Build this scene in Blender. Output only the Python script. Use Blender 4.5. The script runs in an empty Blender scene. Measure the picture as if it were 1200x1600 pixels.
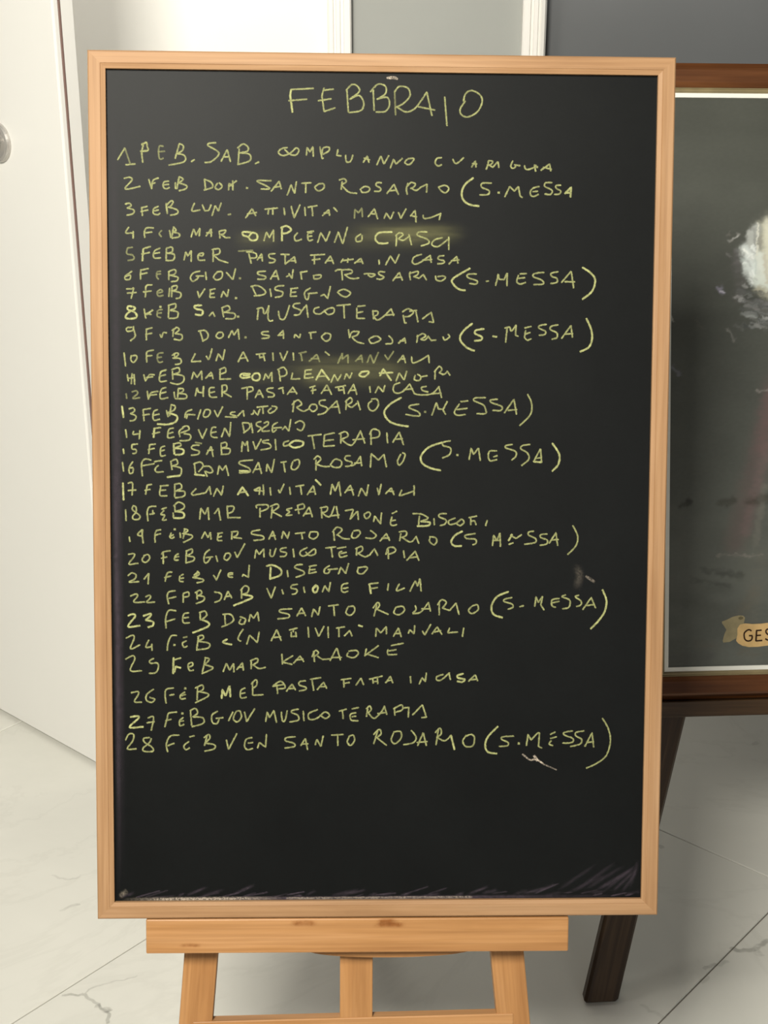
import bpy, bmesh, math, random
import numpy as np
from mathutils import Vector, Matrix, noise

random.seed(7)
SC = bpy.context.scene
COL = SC.collection

# ------------------------------------------------------------------ camera
cam_d = bpy.data.cameras.new('camera')
cam = bpy.data.objects.new('camera', cam_d)
COL.objects.link(cam)
cam.location = (0, 0, 1.5)
cam.rotation_euler = (math.pi / 2 - 0.3832, 0, 0)
cam_d.sensor_fit = 'HORIZONTAL'
cam_d.sensor_width = 36
cam_d.lens = 67.5
cam_d.clip_start = 0.05
SC.camera = cam

# ------------------------------------------------------------------ light
SC.view_settings.view_transform = 'Standard'
SC.view_settings.look = 'None'
SC.view_settings.gamma = 1
SC.view_settings.use_curve_mapping = False
SC.view_settings.exposure = 0.0

world = bpy.data.worlds.new('world')
SC.world = world
world.use_nodes = True
wb = world.node_tree.nodes['Background']
wb.inputs[0].default_value = (0.92, 0.96, 1.0, 1)
wb.inputs[1].default_value = 0.07


def area(name, loc, aim, size, power, color, size_y=None, spread=math.pi):
    d = bpy.data.lights.new(name, 'AREA')
    d.energy = power
    d.color = color
    d.size = size
    d.spread = spread
    if size_y:
        d.shape = 'RECTANGLE'
        d.size_y = size_y
    o = bpy.data.objects.new(name, d)
    o.location = loc
    o.rotation_euler = (Vector(aim) - Vector(loc)).to_track_quat('-Z', 'Y').to_euler()
    COL.objects.link(o)
    return o


area('hall_lamp', (-0.58, -0.38, 2.55), (-0.36, 2.3, 0.5), 0.65, 122, (1.0, 0.955, 0.85))
area('ceiling_lamp', (-0.30, 2.25, 2.62), (-0.50, 3.05, 1.15), 0.26, 4.5, (1.0, 0.95, 0.86), spread=1.9)
area('front_right_fill', (1.3, -2.3, 1.55), (0.1, 2.2, 0.9), 1.3, 12, (1.0, 0.97, 0.90))  # unseen fill added behind the camera to brighten picture and frame, no real window

# ------------------------------------------------------------------ helpers


def tag(o, label=None, cat=None, group=None, kind=None):
    if label:
        o['label'] = label
    if cat:
        o['category'] = cat
    if group:
        o['group'] = group
    if kind:
        o['kind'] = kind
    return o


def empty(name, M, label=None, cat=None, kind=None):
    o = bpy.data.objects.new(name, None)
    o.empty_display_size = 0.05
    o.matrix_world = M
    COL.objects.link(o)
    return tag(o, label, cat, kind=kind)


def frame(o, x, y, z):
    return Matrix(((x[0], y[0], z[0], o[0]), (x[1], y[1], z[1], o[1]), (x[2], y[2], z[2], o[2]), (0, 0, 0, 1)))


def link(name, me, mat, parent=None, M=None, kind=None, smooth=False):
    o = bpy.data.objects.new(name, me)
    if mat is not None and not me.materials:
        me.materials.append(mat)
    COL.objects.link(o)
    if parent is not None:
        o.parent = parent
    if M is not None:
        if parent is not None:
            o.matrix_local = M
        else:
            o.matrix_world = M
    if smooth:
        for p in me.polygons:
            p.use_smooth = True
    if kind:
        o['kind'] = kind
    return o


def bm_mesh(bm, name='m'):
    me = bpy.data.meshes.new(name)
    bm.to_mesh(me)
    bm.free()
    return me


def box_mesh(sx, sy, sz, bevel=0.0, seg=1):
    bm = bmesh.new()
    bmesh.ops.create_cube(bm, size=1)
    for v in bm.verts:
        v.co = Vector((v.co.x * sx, v.co.y * sy, v.co.z * sz))
    if bevel:
        bmesh.ops.bevel(bm, geom=bm.edges[:], offset=bevel, segments=seg, affect='EDGES', profile=0.5)
    return bm_mesh(bm)


def box(name, lo, hi, mat, parent=None, bevel=0.0, seg=1, kind=None):
    c = [(a + b) / 2 for a, b in zip(lo, hi)]
    me = box_mesh(hi[0] - lo[0], hi[1] - lo[1], hi[2] - lo[2], bevel, seg)
    return link(name, me, mat, parent, Matrix.Translation(c), kind)


def bar(name, p, q, w, t, mat, parent, bevel=0.0015, up=(0, 0, 1), seg=2, cut=0.0, cutz=0.0):
    """square bar from p to q, width w (in the plane), thickness t (along up); local X is the grain"""
    p, q = Vector(p), Vector(q)
    x = (q - p).normalized()
    z = Vector(up)
    y = z.cross(x).normalized()
    z = x.cross(y)
    me = box_mesh((q - p).length, w, t, bevel, seg)
    if cut or cutz:
        for v in me.vertices:
            if v.co.x < 0:
                v.co.x += cut * v.co.y + cutz * v.co.z
    return link(name, me, mat, parent, frame((p + q) / 2, x, y, z))


def mitred(name, L, prof, mat, parent, M):
    """frame rail: outer edge on y=0 from x=0 to L, profile of (inward, z), mitred ends"""
    bm = bmesh.new()
    A = [bm.verts.new((d, d, z)) for d, z in prof]
    B = [bm.verts.new((L - d, d, z)) for d, z in prof]
    n = len(prof)
    for i in range(n):
        j = (i + 1) % n
        bm.faces.new((A[i], B[i], B[j], A[j]))
    bm.faces.new(A)
    bm.faces.new(B[::-1])
    bmesh.ops.recalc_face_normals(bm, faces=bm.faces[:])
    return link(name, bm_mesh(bm), mat, parent, M)


def extrude_profile(name, prof, z0, z1, mat, parent=None, M=None, kind=None):
    bm = bmesh.new()
    A = [bm.verts.new((x, y, z0)) for x, y in prof]
    B = [bm.verts.new((x, y, z1)) for x, y in prof]
    n = len(prof)
    for i in range(n):
        j = (i + 1) % n
        bm.faces.new((A[i], A[j], B[j], B[i]))
    bm.faces.new(A[::-1])
    bm.faces.new(B)
    bmesh.ops.recalc_face_normals(bm, faces=bm.faces[:])
    return link(name, bm_mesh(bm), mat, parent, M, kind)


def lathe(prof, n=48):
    """profile of (radius, height) turned round Z"""
    bm = bmesh.new()
    rings = []
    for r, z in prof:
        if r < 1e-6:
            rings.append([bm.verts.new((0, 0, z))])
        else:
            rings.append([bm.verts.new((r * math.cos(2 * math.pi * k / n), r * math.sin(2 * math.pi * k / n), z)) for k in range(n)])
    for a, b in zip(rings, rings[1:]):
        for k in range(n):
            k2 = (k + 1) % n
            if len(a) == 1:
                bm.faces.new((a[0], b[k], b[k2]))
            elif len(b) == 1:
                bm.faces.new((a[k], b[0], a[k2]))
            else:
                bm.faces.new((a[k], b[k], b[k2], a[k2]))
    bmesh.ops.recalc_face_normals(bm, faces=bm.faces[:])
    return bm_mesh(bm)


def catmull(P, n=5):
    out = []
    for i in range(len(P) - 1):
        p0 = P[max(i - 1, 0)]
        p1, p2 = P[i], P[i + 1]
        p3 = P[min(i + 2, len(P) - 1)]
        for k in range(n):
            t = k / n
            out.append(0.5 * ((2 * p1) + (-p0 + p2) * t + (2 * p0 - 5 * p1 + 4 * p2 - p3) * t * t + (-p0 + 3 * p1 - 3 * p2 + p3) * t ** 3))
    out.append(P[-1])
    return out


def resample(P, step):
    out = [P[0].copy()]
    nxt, run = step, 0.0
    for a, b in zip(P, P[1:]):
        d = (b - a).length
        if d < 1e-9:
            continue
        while nxt <= run + d:
            out.append(a.lerp(b, (nxt - run) / d))
            nxt += step
        run += d
    if (out[-1] - P[-1]).length > step * 0.3 or len(out) < 2:
        out.append(P[-1].copy())
    return out


HARD = ((-1, 0), (-0.5, 1), (0.5, 1), (1, 0))
SOFT = tuple((-1 + k / 4, math.sin(math.pi * k / 8) ** 2) for k in range(9))


class Ribbons:
    """soft-edged deposits of chalk / print lying on a plane; vertex attribute 'amt' is how much there is"""

    def __init__(self):
        self.v, self.f, self.a = [], [], []

    def add(self, pts, half, amt, z, taper=True, jitter=0.0, soft=False):
        n = len(pts)
        if n < 2:
            return
        off = random.random() * 100
        rows = []
        for i, p in enumerate(pts):
            d = pts[min(i + 1, n - 1)] - pts[max(i - 1, 0)]
            if d.length < 1e-9:
                d = Vector((1, 0))
            nrm = Vector((-d.y, d.x)).normalized()
            w = noise.noise(Vector((off + i * 0.35, 0, 0)))
            h = half * (1 + 0.30 * w)
            a = amt * (1 + 0.45 * noise.noise(Vector((off, i * (0.05 if soft else 0.22), 3))))
            if soft:
                e = min(i, n - 1 - i) / (n * 0.25 + 1e-6)
                a *= min(1.0, e) ** 1.5
                h = half
            if taper and not soft and (i == 0 or i == n - 1):
                h *= 0.7
                a *= 0.75
            if jitter:
                p = p + nrm * noise.noise(Vector((i * 0.5, off, 7))) * jitter
            b = len(self.v)
            for s, k in (SOFT if soft else HARD):
                q = p + nrm * (h * s)
                self.v.append((q.x, q.y, z))
                self.a.append(max(0, min(1, a * k)))
            rows.append(b)
        for b, c in zip(rows, rows[1:]):
            for k in range((len(SOFT) if soft else len(HARD)) - 1):
                self.f.append((b + k, b + k + 1, c + k + 1, c + k))

    def build(self, name, mat, parent, kind=None):
        me = bpy.data.meshes.new(name)
        me.from_pydata(self.v, [], self.f)
        at = me.attributes.new('amt', 'FLOAT', 'POINT')
        at.data.foreach_set('value', self.a)
        return link(name, me, mat, parent, None, kind)


# ------------------------------------------------------------------ materials


def lin(r, g, b):
    return tuple(((c / 255) / 12.92 if c / 255 <= 0.04045 else ((c / 255 + 0.055) / 1.055) ** 2.4) for c in (r, g, b)) + (1,)


def new_mat(name):
    m = bpy.data.materials.new(name)
    m.use_nodes = True
    nt = m.node_tree
    return m, nt, nt.nodes['Principled BSDF'], nt.nodes['Material Output']


def nd(nt, typ, **kw):
    n = nt.nodes.new(typ)
    for k, v in kw.items():
        if k in n.inputs:
            n.inputs[k].default_value = v
        else:
            setattr(n, k, v)
    return n


def coords(nt, scale=(1, 1, 1), out='Object'):
    tc = nd(nt, 'ShaderNodeTexCoord')
    mp = nd(nt, 'ShaderNodeMapping')
    mp.inputs['Scale'].default_value = scale
    nt.links.new(tc.outputs[out], mp.inputs[0])
    return mp.outputs[0]


def ramp(nt, src, stops):
    r = nd(nt, 'ShaderNodeValToRGB')
    e = r.color_ramp.elements
    while len(e) < len(stops):
        e.new(0.5)
    for el, (p, c) in zip(e, stops):
        el.position = p
        el.color = c if len(c) == 4 else tuple(c) + (1,)
    nt.links.new(src, r.inputs[0])
    return r.outputs[0]


def bump(nt, bsdf, src, strength=0.2, dist=0.001):
    b = nd(nt, 'ShaderNodeBump')
    b.inputs['Strength'].default_value = strength
    b.inputs['Distance'].default_value = dist
    nt.links.new(src, b.inputs['Height'])
    nt.links.new(b.outputs[0], bsdf.inputs['Normal'])


def wood(name, dark, mid, light, rough=0.5, knots=True, across=22.0, spec=0.35):
    m, nt, b, out = new_mat(name)
    oi = nd(nt, 'ShaderNodeObjectInfo')
    tc = nd(nt, 'ShaderNodeTexCoord')
    add = nd(nt, 'ShaderNodeVectorMath', operation='ADD')
    mul = nd(nt, 'ShaderNodeVectorMath', operation='SCALE')
    comb = nd(nt, 'ShaderNodeCombineXYZ')
    for k in range(3):
        nt.links.new(oi.outputs['Random'], comb.inputs[k])
    nt.links.new(comb.outputs[0], mul.inputs[0])
    mul.inputs['Scale'].default_value = 13.0
    nt.links.new(tc.outputs['Object'], add.inputs[0])
    nt.links.new(mul.outputs[0], add.inputs[1])
    mp = nd(nt, 'ShaderNodeMapping')
    mp.inputs['Scale'].default_value = (1.6, across, across)
    nt.links.new(add.outputs[0], mp.inputs[0])
    n1 = nd(nt, 'ShaderNodeTexNoise', Scale=2.2, Detail=4.0, Roughness=0.55, Distortion=0.6)
    nt.links.new(mp.outputs[0], n1.inputs['Vector'])
    c1 = ramp(nt, n1.outputs[0], [(0.28, dark), (0.5, mid), (0.72, light)])
    mp2 = nd(nt, 'ShaderNodeMapping')
    mp2.inputs['Scale'].default_value = (6, across * 14, across * 14)
    nt.links.new(add.outputs[0], mp2.inputs[0])
    n2 = nd(nt, 'ShaderNodeTexNoise', Scale=1.0, Detail=3.0)
    nt.links.new(mp2.outputs[0], n2.inputs['Vector'])
    c2 = ramp(nt, n2.outputs[0], [(0.35, (0.82, 0.80, 0.78)), (0.6, (1, 1, 1))])
    mx = nd(nt, 'ShaderNodeMix', data_type='RGBA', blend_type='MULTIPLY')
    mx.inputs[0].default_value = 0.8
    nt.links.new(c1, mx.inputs[6])
    nt.links.new(c2, mx.inputs[7])
    nt.links.new(mx.outputs[2], b.inputs['Base Color'])
    b.inputs['Roughness'].default_value = rough
    b.inputs['Specular IOR Level'].default_value = spec
    bump(nt, b, n2.outputs[0], 0.15, 0.0006)
    return m


def paint(name, col, rough=0.5, spec=0.4, var=0.03, bumpy=0.05, scale=3.0):
    m, nt, b, out = new_mat(name)
    v = coords(nt)
    n = nd(nt, 'ShaderNodeTexNoise', Scale=scale, Detail=4.0)
    nt.links.new(v, n.inputs['Vector'])
    lo = tuple(c * (1 - var) for c in col[:3])
    hi = tuple(min(1, c * (1 + var)) for c in col[:3])
    nt.links.new(ramp(nt, n.outputs[0], [(0.3, lo), (0.7, hi)]), b.inputs['Base Color'])
    b.inputs['Roughness'].default_value = rough
    b.inputs['Specular IOR Level'].default_value = spec
    n2 = nd(nt, 'ShaderNodeTexNoise', Scale=220.0, Detail=2.0)
    nt.links.new(v, n2.inputs['Vector'])
    bump(nt, b, n2.outputs[0], bumpy, 0.0005)
    return m


def deposit(name, col, lo=0.35, hi=0.6, scale=900.0, floor=0.15, rough=1.0, stretch=(1, 1, 1)):
    """powdery layer whose cover comes from the 'amt' attribute broken up by grain"""
    m, nt, b, out = new_mat(name)
    b.inputs['Base Color'].default_value = col
    b.inputs['Roughness'].default_value = rough
    b.inputs['Specular IOR Level'].default_value = 0.0
    v = coords(nt, stretch)
    n = nd(nt, 'ShaderNodeTexNoise', Scale=scale, Detail=2.0, Roughness=0.6)
    nt.links.new(v, n.inputs['Vector'])
    g = ramp(nt, n.outputs[0], [(lo, (floor,) * 3), (hi, (1, 1, 1))])
    a = nd(nt, 'ShaderNodeAttribute', attribute_name='amt')
    mu = nd(nt, 'ShaderNodeMath', operation='MULTIPLY')
    nt.links.new(g, mu.inputs[0])
    nt.links.new(a.outputs['Fac'], mu.inputs[1])
    nt.links.new(mu.outputs[0], b.inputs['Alpha'])
    return m


M_pine = wood('frame_pine', (0.285, 0.155, 0.072, 1), (0.345, 0.198, 0.098, 1), (0.395, 0.240, 0.130, 1), 0.55, spec=0.2)
M_easel = wood('easel_pine', (0.32, 0.150, 0.052, 1), (0.40, 0.200, 0.074, 1), (0.46, 0.245, 0.105, 1), 0.42)
M_dark = wood('walnut', (0.024, 0.013, 0.006, 1), (0.050, 0.027, 0.012, 1), (0.105, 0.062, 0.030, 1), 0.42, spec=0.3)
M_mahog = wood('mahogany', (0.062, 0.021, 0.006, 1), (0.100, 0.034, 0.009, 1), (0.15, 0.055, 0.016, 1), 0.42, spec=0.3)
M_gold = paint('gold_trim', (0.26, 0.21, 0.11), 0.45, 0.6, 0.15, 0.2, 40)
M_white_trim = paint('white_liner', (0.80, 0.80, 0.74), 0.5)
M_door = paint('door_lacquer', (0.90, 0.89, 0.85), 0.35, 0.45, 0.01, 0.03)
M_casing = paint('casing_white', (0.90, 0.88, 0.84), 0.4, 0.4, 0.01, 0.03)
M_wall = paint('wall_grey', (0.37, 0.38, 0.36), 0.8, 0.2, 0.03, 0.3)
M_panel = paint('grey_glazing', (0.15, 0.157, 0.163), 0.28, 0.5, 0.08, 0.0, 1.5)
M_seal = paint('brown_seal', (0.22, 0.14, 0.12), 0.7)
M_chalk = deposit('yellow_chalk', lin(190, 193, 132), 0.32, 0.55, 1900.0, 0.38)
M_dust_p = deposit('violet_dust', lin(104, 92, 104), 0.2, 0.75, 250.0, 0.3)
M_dust_w = deposit('pale_dust', lin(200, 186, 168), 0.3, 0.65, 500.0, 0.1)
M_dust_y = deposit('rubbed_chalk', lin(150, 148, 104), 0.25, 0.75, 110.0, 0.3, stretch=(0.15, 1.6, 1))
M_vein = deposit('marble_vein', lin(128, 128, 120), 0.25, 0.6, 70.0, 0.25, 0.3)


def steel():
    m, nt, b, out = new_mat('satin_steel')
    b.inputs['Base Color'].default_value = (0.50, 0.48, 0.45, 1)
    b.inputs['Metallic'].default_value = 0.45
    v = coords(nt, (1, 1, 60))
    n = nd(nt, 'ShaderNodeTexNoise', Scale=30.0)
    nt.links.new(v, n.inputs['Vector'])
    nt.links.new(ramp(nt, n.outputs[0], [(0.3, (0.25,) * 3), (0.7, (0.36,) * 3)]), b.inputs['Roughness'])
    return m


M_steel = steel()


def slate():
    m, nt, b, out = new_mat('blackboard_paint')
    v = coords(nt)
    n = nd(nt, 'ShaderNodeTexNoise', Scale=6.0, Detail=5.0, Roughness=0.65)
    nt.links.new(v, n.inputs['Vector'])
    c = ramp(nt, n.outputs[0], [(0.3, (0.0022, 0.0027, 0.0028)), (0.75, (0.0040, 0.0047, 0.0048))])
    n2 = nd(nt, 'ShaderNodeTexNoise', Scale=420.0, Detail=3.0)
    nt.links.new(v, n2.inputs['Vector'])
    g = ramp(nt, n2.outputs[0], [(0.35, (0.92, 0.92, 0.92)), (0.65, (1.1, 1.1, 1.1))])
    mx = nd(nt, 'ShaderNodeMix', data_type='RGBA', blend_type='MULTIPLY')
    mx.inputs[0].default_value = 1.0
    nt.links.new(c, mx.inputs[6])
    nt.links.new(g, mx.inputs[7])
    nt.links.new(mx.outputs[2], b.inputs['Base Color'])
    b.inputs['Roughness'].default_value = 0.5
    b.inputs['Specular IOR Level'].default_value = 0.13
    bump(nt, b, n2.outputs[0], 0.08, 0.0002)
    return m


M_slate = slate()


def marble():
    m, nt, b, out = new_mat('polished_marble')
    v = coords(nt)
    oi = nd(nt, 'ShaderNodeObjectInfo')
    comb = nd(nt, 'ShaderNodeCombineXYZ')
    nt.links.new(oi.outputs['Random'], comb.inputs[0])
    nt.links.new(oi.outputs['Random'], comb.inputs[1])
    sc = nd(nt, 'ShaderNodeVectorMath', operation='SCALE')
    sc.inputs['Scale'].default_value = 17.0
    nt.links.new(comb.outputs[0], sc.inputs[0])
    ad = nd(nt, 'ShaderNodeVectorMath', operation='ADD')
    nt.links.new(v, ad.inputs[0])
    nt.links.new(sc.outputs[0], ad.inputs[1])
    n = nd(nt, 'ShaderNodeTexNoise', Scale=1.5, Detail=6.0, Roughness=0.6, Distortion=0.8)
    nt.links.new(ad.outputs[0], n.inputs['Vector'])
    cloud = ramp(nt, n.outputs[0], [(0.3, (0.68, 0.675, 0.62)), (0.6, (0.75, 0.74, 0.68))])
    n2 = nd(nt, 'ShaderNodeTexNoise', Scale=1.1, Detail=7.0, Roughness=0.62, Distortion=1.4)
    nt.links.new(ad.outputs[0], n2.inputs['Vector'])
    vein = ramp(nt, n2.outputs[0], [(0.485, (1, 1, 1)), (0.5, (0.86, 0.86, 0.85)), (0.515, (1, 1, 1))])
    mx = nd(nt, 'ShaderNodeMix', data_type='RGBA', blend_type='MULTIPLY')
    mx.inputs[0].default_value = 0.3
    nt.links.new(cloud, mx.inputs[6])
    nt.links.new(vein, mx.inputs[7])
    nt.links.new(mx.outputs[2], b.inputs['Base Color'])
    b.inputs['Roughness'].default_value = 0.2
    b.inputs['Specular IOR Level'].default_value = 0.5
    return m


M_marble = marble()
M_grout = paint('brown_grout', (0.16, 0.13, 0.11), 0.9)

# ------------------------------------------------------------------ floor
TA = Vector((math.cos(0.8533), math.sin(0.8533)))      # long direction of the tiles
TB = Vector((-math.sin(0.8533), math.cos(0.8533)))
TILE_W, TILE_L, GAP = 0.7215, 1.443, 0.0022
fm = box_mesh(7.4, 6.4, 0.056)
for v in fm.vertices:
    v.co += Vector((0, 1.5, -0.032))
floor = link('floor', fm, M_grout, kind='structure')
tile_me = box_mesh(TILE_L - GAP, TILE_W - GAP, 0.012, 0.0012, 1)
tile_me.materials.append(M_marble)
for i in range(-3, 4):
    for j in range(-4, 5):
        a = 1.978 - TILE_L / 2 + i * TILE_L
        b = 0.8085 + TILE_W / 2 + j * TILE_W
        p = TA * a + TB * b
        if abs(p.x) < 3.1 and -1.0 < p.y < 3.9:
            o = link('floor_tile', tile_me, None, floor, Matrix.Translation((p.x, p.y, -0.006)) @ Matrix.Rotation(0.8533, 4, 'Z'))
veins = Ribbons()
for pts, h, a in (([[(-0.4891, 1.7588), (-0.4690, 1.7560), (-0.4557, 1.7574), (-0.4369, 1.7404), (-0.4252, 1.7293), (-0.4161, 1.7210), (-0.4093, 1.6937)], 0.0035, 0.28], [[(-0.4557, 1.7574), (-0.4484, 1.7702), (-0.4186, 1.7847), (-0.3813, 1.7979)], 0.0022, 0.15], [[(-0.4351, 1.7307), (-0.4272, 1.7293)], 0.007, 0.25], [[(-0.4204, 1.7293), (-0.4117, 1.7182)], 0.008, 0.25], [[(-0.5331, 1.9563), (-0.5221, 1.9697), (-0.5057, 1.9782)], 0.004, 0.17], [[(-0.5702, 2.0552), (-0.5347, 2.0427), (-0.5153, 2.0552)], 0.003, 0.09], [[(0.6161, 1.8863), (0.5903, 1.8644), (0.5682, 1.8567), (0.5503, 1.8675)], 0.006, 0.25], [[(0.5892, 1.8597), (0.5956, 1.8444)], 0.009, 0.2], [[(0.4985, 1.8142), (0.5127, 1.8246), (0.5428, 1.8337)], 0.005, 0.2], [[(0.4869, 1.7818), (0.5045, 1.7949)], 0.006, 0.15], [[(0.4856, 2.1351), (0.4934, 2.1408)], 0.008, 0.2], [[(0.3858, 1.7348), (0.4026, 1.7210), (0.4188, 1.7045)], 0.004, 0.12], [[(0.7311, 2.4797), (0.7467, 2.4919)], 0.006, 0.15])):
    P = resample(catmull([Vector(p) for p in pts], 6), 0.006)
    veins.add(P, h, a, 0.0006, jitter=0.006)
vo = veins.build('marble_vein', M_vein, floor, 'stuff')

# ------------------------------------------------------------------ back wall, casings, doors
YB = 3.05
box('wall_back', (-0.075, YB, 0.0), (0.285, YB + 0.12, 2.75), M_wall, kind='structure')
box('wall_back_left', (-3.2, YB, 0.0), (-1.30, YB + 0.12, 2.75), M_wall, kind='structure')
box('wall_back_right', (1.36, YB, 0.0), (3.2, YB + 0.12, 2.75), M_wall, kind='structure')
box('wall_above_left_door', (-1.30, YB, 2.12), (-0.075, YB + 0.12, 2.75), M_wall, kind='structure')
box('wall_above_right_door', (0.285, YB, 2.12), (1.36, YB + 0.12, 2.75), M_wall, kind='structure')
box('baseboard_back', (-0.064, YB - 0.012, 0.001), (0.2765, YB - 0.0005, 0.08), M_casing, bevel=0.003, kind='structure')
# moulded casings: (x, depth) profile, raised bands with grooves between them
PROF = [(0.0, 0.0), (0.0, 0.022), (0.003, 0.026), (0.0145, 0.026), (0.0165, 0.018), (0.021, 0.018), (0.023, 0.024),
        (0.030, 0.024), (0.032, 0.017), (0.0345, 0.017), (0.037, 0.022), (0.044, 0.020), (0.048, 0.014), (0.049, 0.0)]


def casing(name, x0, flip, top=2.12, w=0.049):
    pr = [((x0 + w - x) if flip else (x0 + x), YB - 0.0005 - d) for x, d in PROF]
    return extrude_profile(name, pr, 0.001, top, M_casing, kind='structure')


casing('trim_1', -0.1140, True)
casing('trim_2', 0.2766, False)
casing('trim_3', 1.335, True)
casing('trim_4', -1.33, False)
# closed white door beside the grey wall
d2 = box('door_2', (-1.285, YB + 0.005, 0.006), (-0.070, YB + 0.05, 2.115), M_door, bevel=0.002, kind='structure')
# dark grey glazed door on the right
d3 = empty('door_3', Matrix.Translation((0.84, YB + 0.03, 0)), kind='structure')
box('glass_pane', (-0.545, 0.0, 0.008), (0.525, 0.012, 2.11), M_panel, d3, 0.001)

# open door leaf on the left
E0 = Vector((-0.5152, 2.3676, 0))
LM = frame(E0 + Vector((0, 0, 0.009)), (-TB.x, -TB.y, 0), (TA.x, TA.y, 0), (0, 0, 1))
leaf = empty('door_1', LM, kind='structure')
LW = 0.90
# local x runs from the hinge (-) to the free edge (0), local y into the leaf
prof = [(-LW, 0.0), (-0.0035, 0.0), (-0.0008, 0.0009), (0.0, 0.003), (0.0, 0.010), (-0.010, 0.010), (-0.010, 0.040), (-LW, 0.040)]
extrude_profile('leaf_panel', prof, 0.0, 2.08, M_door, leaf)
box('edge_seal', (-0.0098, 0.0105, 0.002), (0.0012, 0.0150, 2.078), M_seal, leaf, 0.0008)
box('edge_strip', (-0.0098, 0.0155, 0.002), (0.0, 0.0395, 2.078), M_door, leaf, 0.0008)
ros = link('handle_rosette', lathe([(0.0, 0.0), (0.033, 0.0), (0.033, 0.004), (0.031, 0.0075), (0.027, 0.009), (0.014, 0.009), (0.0135, 0.012), (0, 0.012)]), M_steel, leaf,
           Matrix.Translation((-0.176, -0.0002, 1.1615)) @ Matrix.Rotation(math.pi / 2, 4, 'X'), smooth=False)
neck = link('handle_neck', lathe([(0.0, 0.0), (0.017, 0.0), (0.016, 0.006), (0.0115, 0.012), (0.0105, 0.048), (0.010, 0.054), (0, 0.055)]), M_steel, leaf,
            Matrix.Translation((-0.176, -0.0122, 1.1615)) @ Matrix.Rotation(math.pi / 2, 4, 'X'), smooth=True)
lev = bar('handle_lever', (-0.172, -0.060, 1.1615), (-0.300, -0.060, 1.1615), 0.018, 0.012, M_steel, leaf, 0.005, up=(0, 1, 0), seg=3)
for zz in (0.25, 1.05, 1.85):
    link('hinge', lathe([(0, -0.045), (0.007, -0.045), (0.007, 0.045), (0, 0.045)], 16), M_steel, leaf, Matrix.Translation((-LW - 0.008, 0.02, zz)))

# ------------------------------------------------------------------ chalkboard
BO = (-0.0049, 1.2681, 0.5208)
BX = Vector((0.999414, 0.030678, -0.014832)).normalized()
BZ = Vector((0.033681, -0.955366, 0.293497)).normalized()
BY = BZ.cross(BX).normalized()
BM = frame(BO, BX, BY, BZ)
BW, BH = 0.600, 0.904
FW = 0.0178

# ------------------------------------------------------------------ wooden easel under the chalkboard
easel = empty('wooden_easel', BM,
              'light pine tripod easel holding up the tall chalkboard', 'easel')
led = bar('ledge', (-0.2490, -0.0198, -0.014), (0.2040, -0.0206, -0.014), 0.0376, 0.027, M_easel, easel, 0.0014)


def leg_line(xa, ya, xb, yb):
    return lambda y: xa + (xb - xa) * (y - ya) / (yb - ya)


zl = -0.042
thick = 0.020


def floor_y(z):
    # board-plane y at which depth z touches the floor
    return (0.0 - (BO[2] + BZ.z * z)) / BY.z


def straight_leg(name, f, y_top, w):
    yb = floor_y(zl) - 0.001
    return bar(name, (f(yb), yb + 0.002, zl), (f(y_top), y_top, zl), w, thick, M_easel, easel, 0.0018, cut=(f(yb) - f(y_top)) / (y_top - yb) * -1, cutz=-0.307)


fL = leg_line(-0.1939, -0.056, -0.2001, -0.132)
fR = leg_line(0.1424, -0.058, 0.1495, -0.128)
straight_leg('leg', fL, 0.86, 0.0365)
straight_leg('leg', fR, 0.86, 0.0365)
bar('mast', (-0.0240, -0.150, zl + 0.001), (-0.0240, 0.80, zl + 0.001), 0.0360, 0.018, M_easel, easel, 0.0012)
bar('crossbar', (-0.203, -0.1505, zl + 0.0035), (0.150, -0.1445, zl + 0.0035), 0.0450, 0.015, M_easel, easel, 0.0012)
bar('top_bar', (-0.140, 0.845, zl), (0.080, 0.845, zl), 0.040, 0.018, M_easel, easel, 0.0015)
# rounded slider block under the ledge
bm = bmesh.new()
N_ = 24
top, bot = [], []
for k in range(N_ + 1):
    t = math.pi * k / N_
    x = 0.012 - 0.094 * math.cos(t)
    y = -0.036 - 0.0150 * math.sin(t) ** 0.6
    top.append(bm.verts.new((x, y, -0.0165)))
    bot.append(bm.verts.new((x, y, -0.0305)))
bm.faces.new(top)
bm.faces.new(bot[::-1])
for k in range(N_):
    bm.faces.new((top[k], bot[k], bot[k + 1], top[k + 1]))
bm.faces.new((top[-1], bot[-1], bot[0], top[0]))
bmesh.ops.recalc_face_normals(bm, faces=bm.faces[:])
link('slider_block', bm_mesh(bm), M_easel, easel)
kn = Ribbons()
for x0, x1, y, h in ((-0.0965, -0.0640, -0.0065, 0.0045), (-0.0040, 0.0210, -0.0055, 0.0048), (-0.0080, 0.0300, -0.0090, 0.0040), (-0.215, -0.190, -0.030, 0.003)):
    kn.add(resample([Vector((x0, y)), Vector(((x0 + x1) / 2, y + 0.0008)), Vector((x1, y))], 0.002), h, 0.75, -0.00035, soft=True)
kn.build('wood_knot', deposit('knot_brown', lin(150, 92, 48), 0.2, 0.7, 120.0, 0.2, 0.5), easel, 'stuff')
# rear prop leg
IM = BM.inverted()
hinge = Vector((-0.024, 0.80, zl - 0.030))
ftw = Vector((-0.05, 2.02, 0.012))
bar('rear_leg', IM @ ftw, hinge, 0.030, 0.018, M_easel, easel, 0.0015, up=(0, 0, 1))

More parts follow.
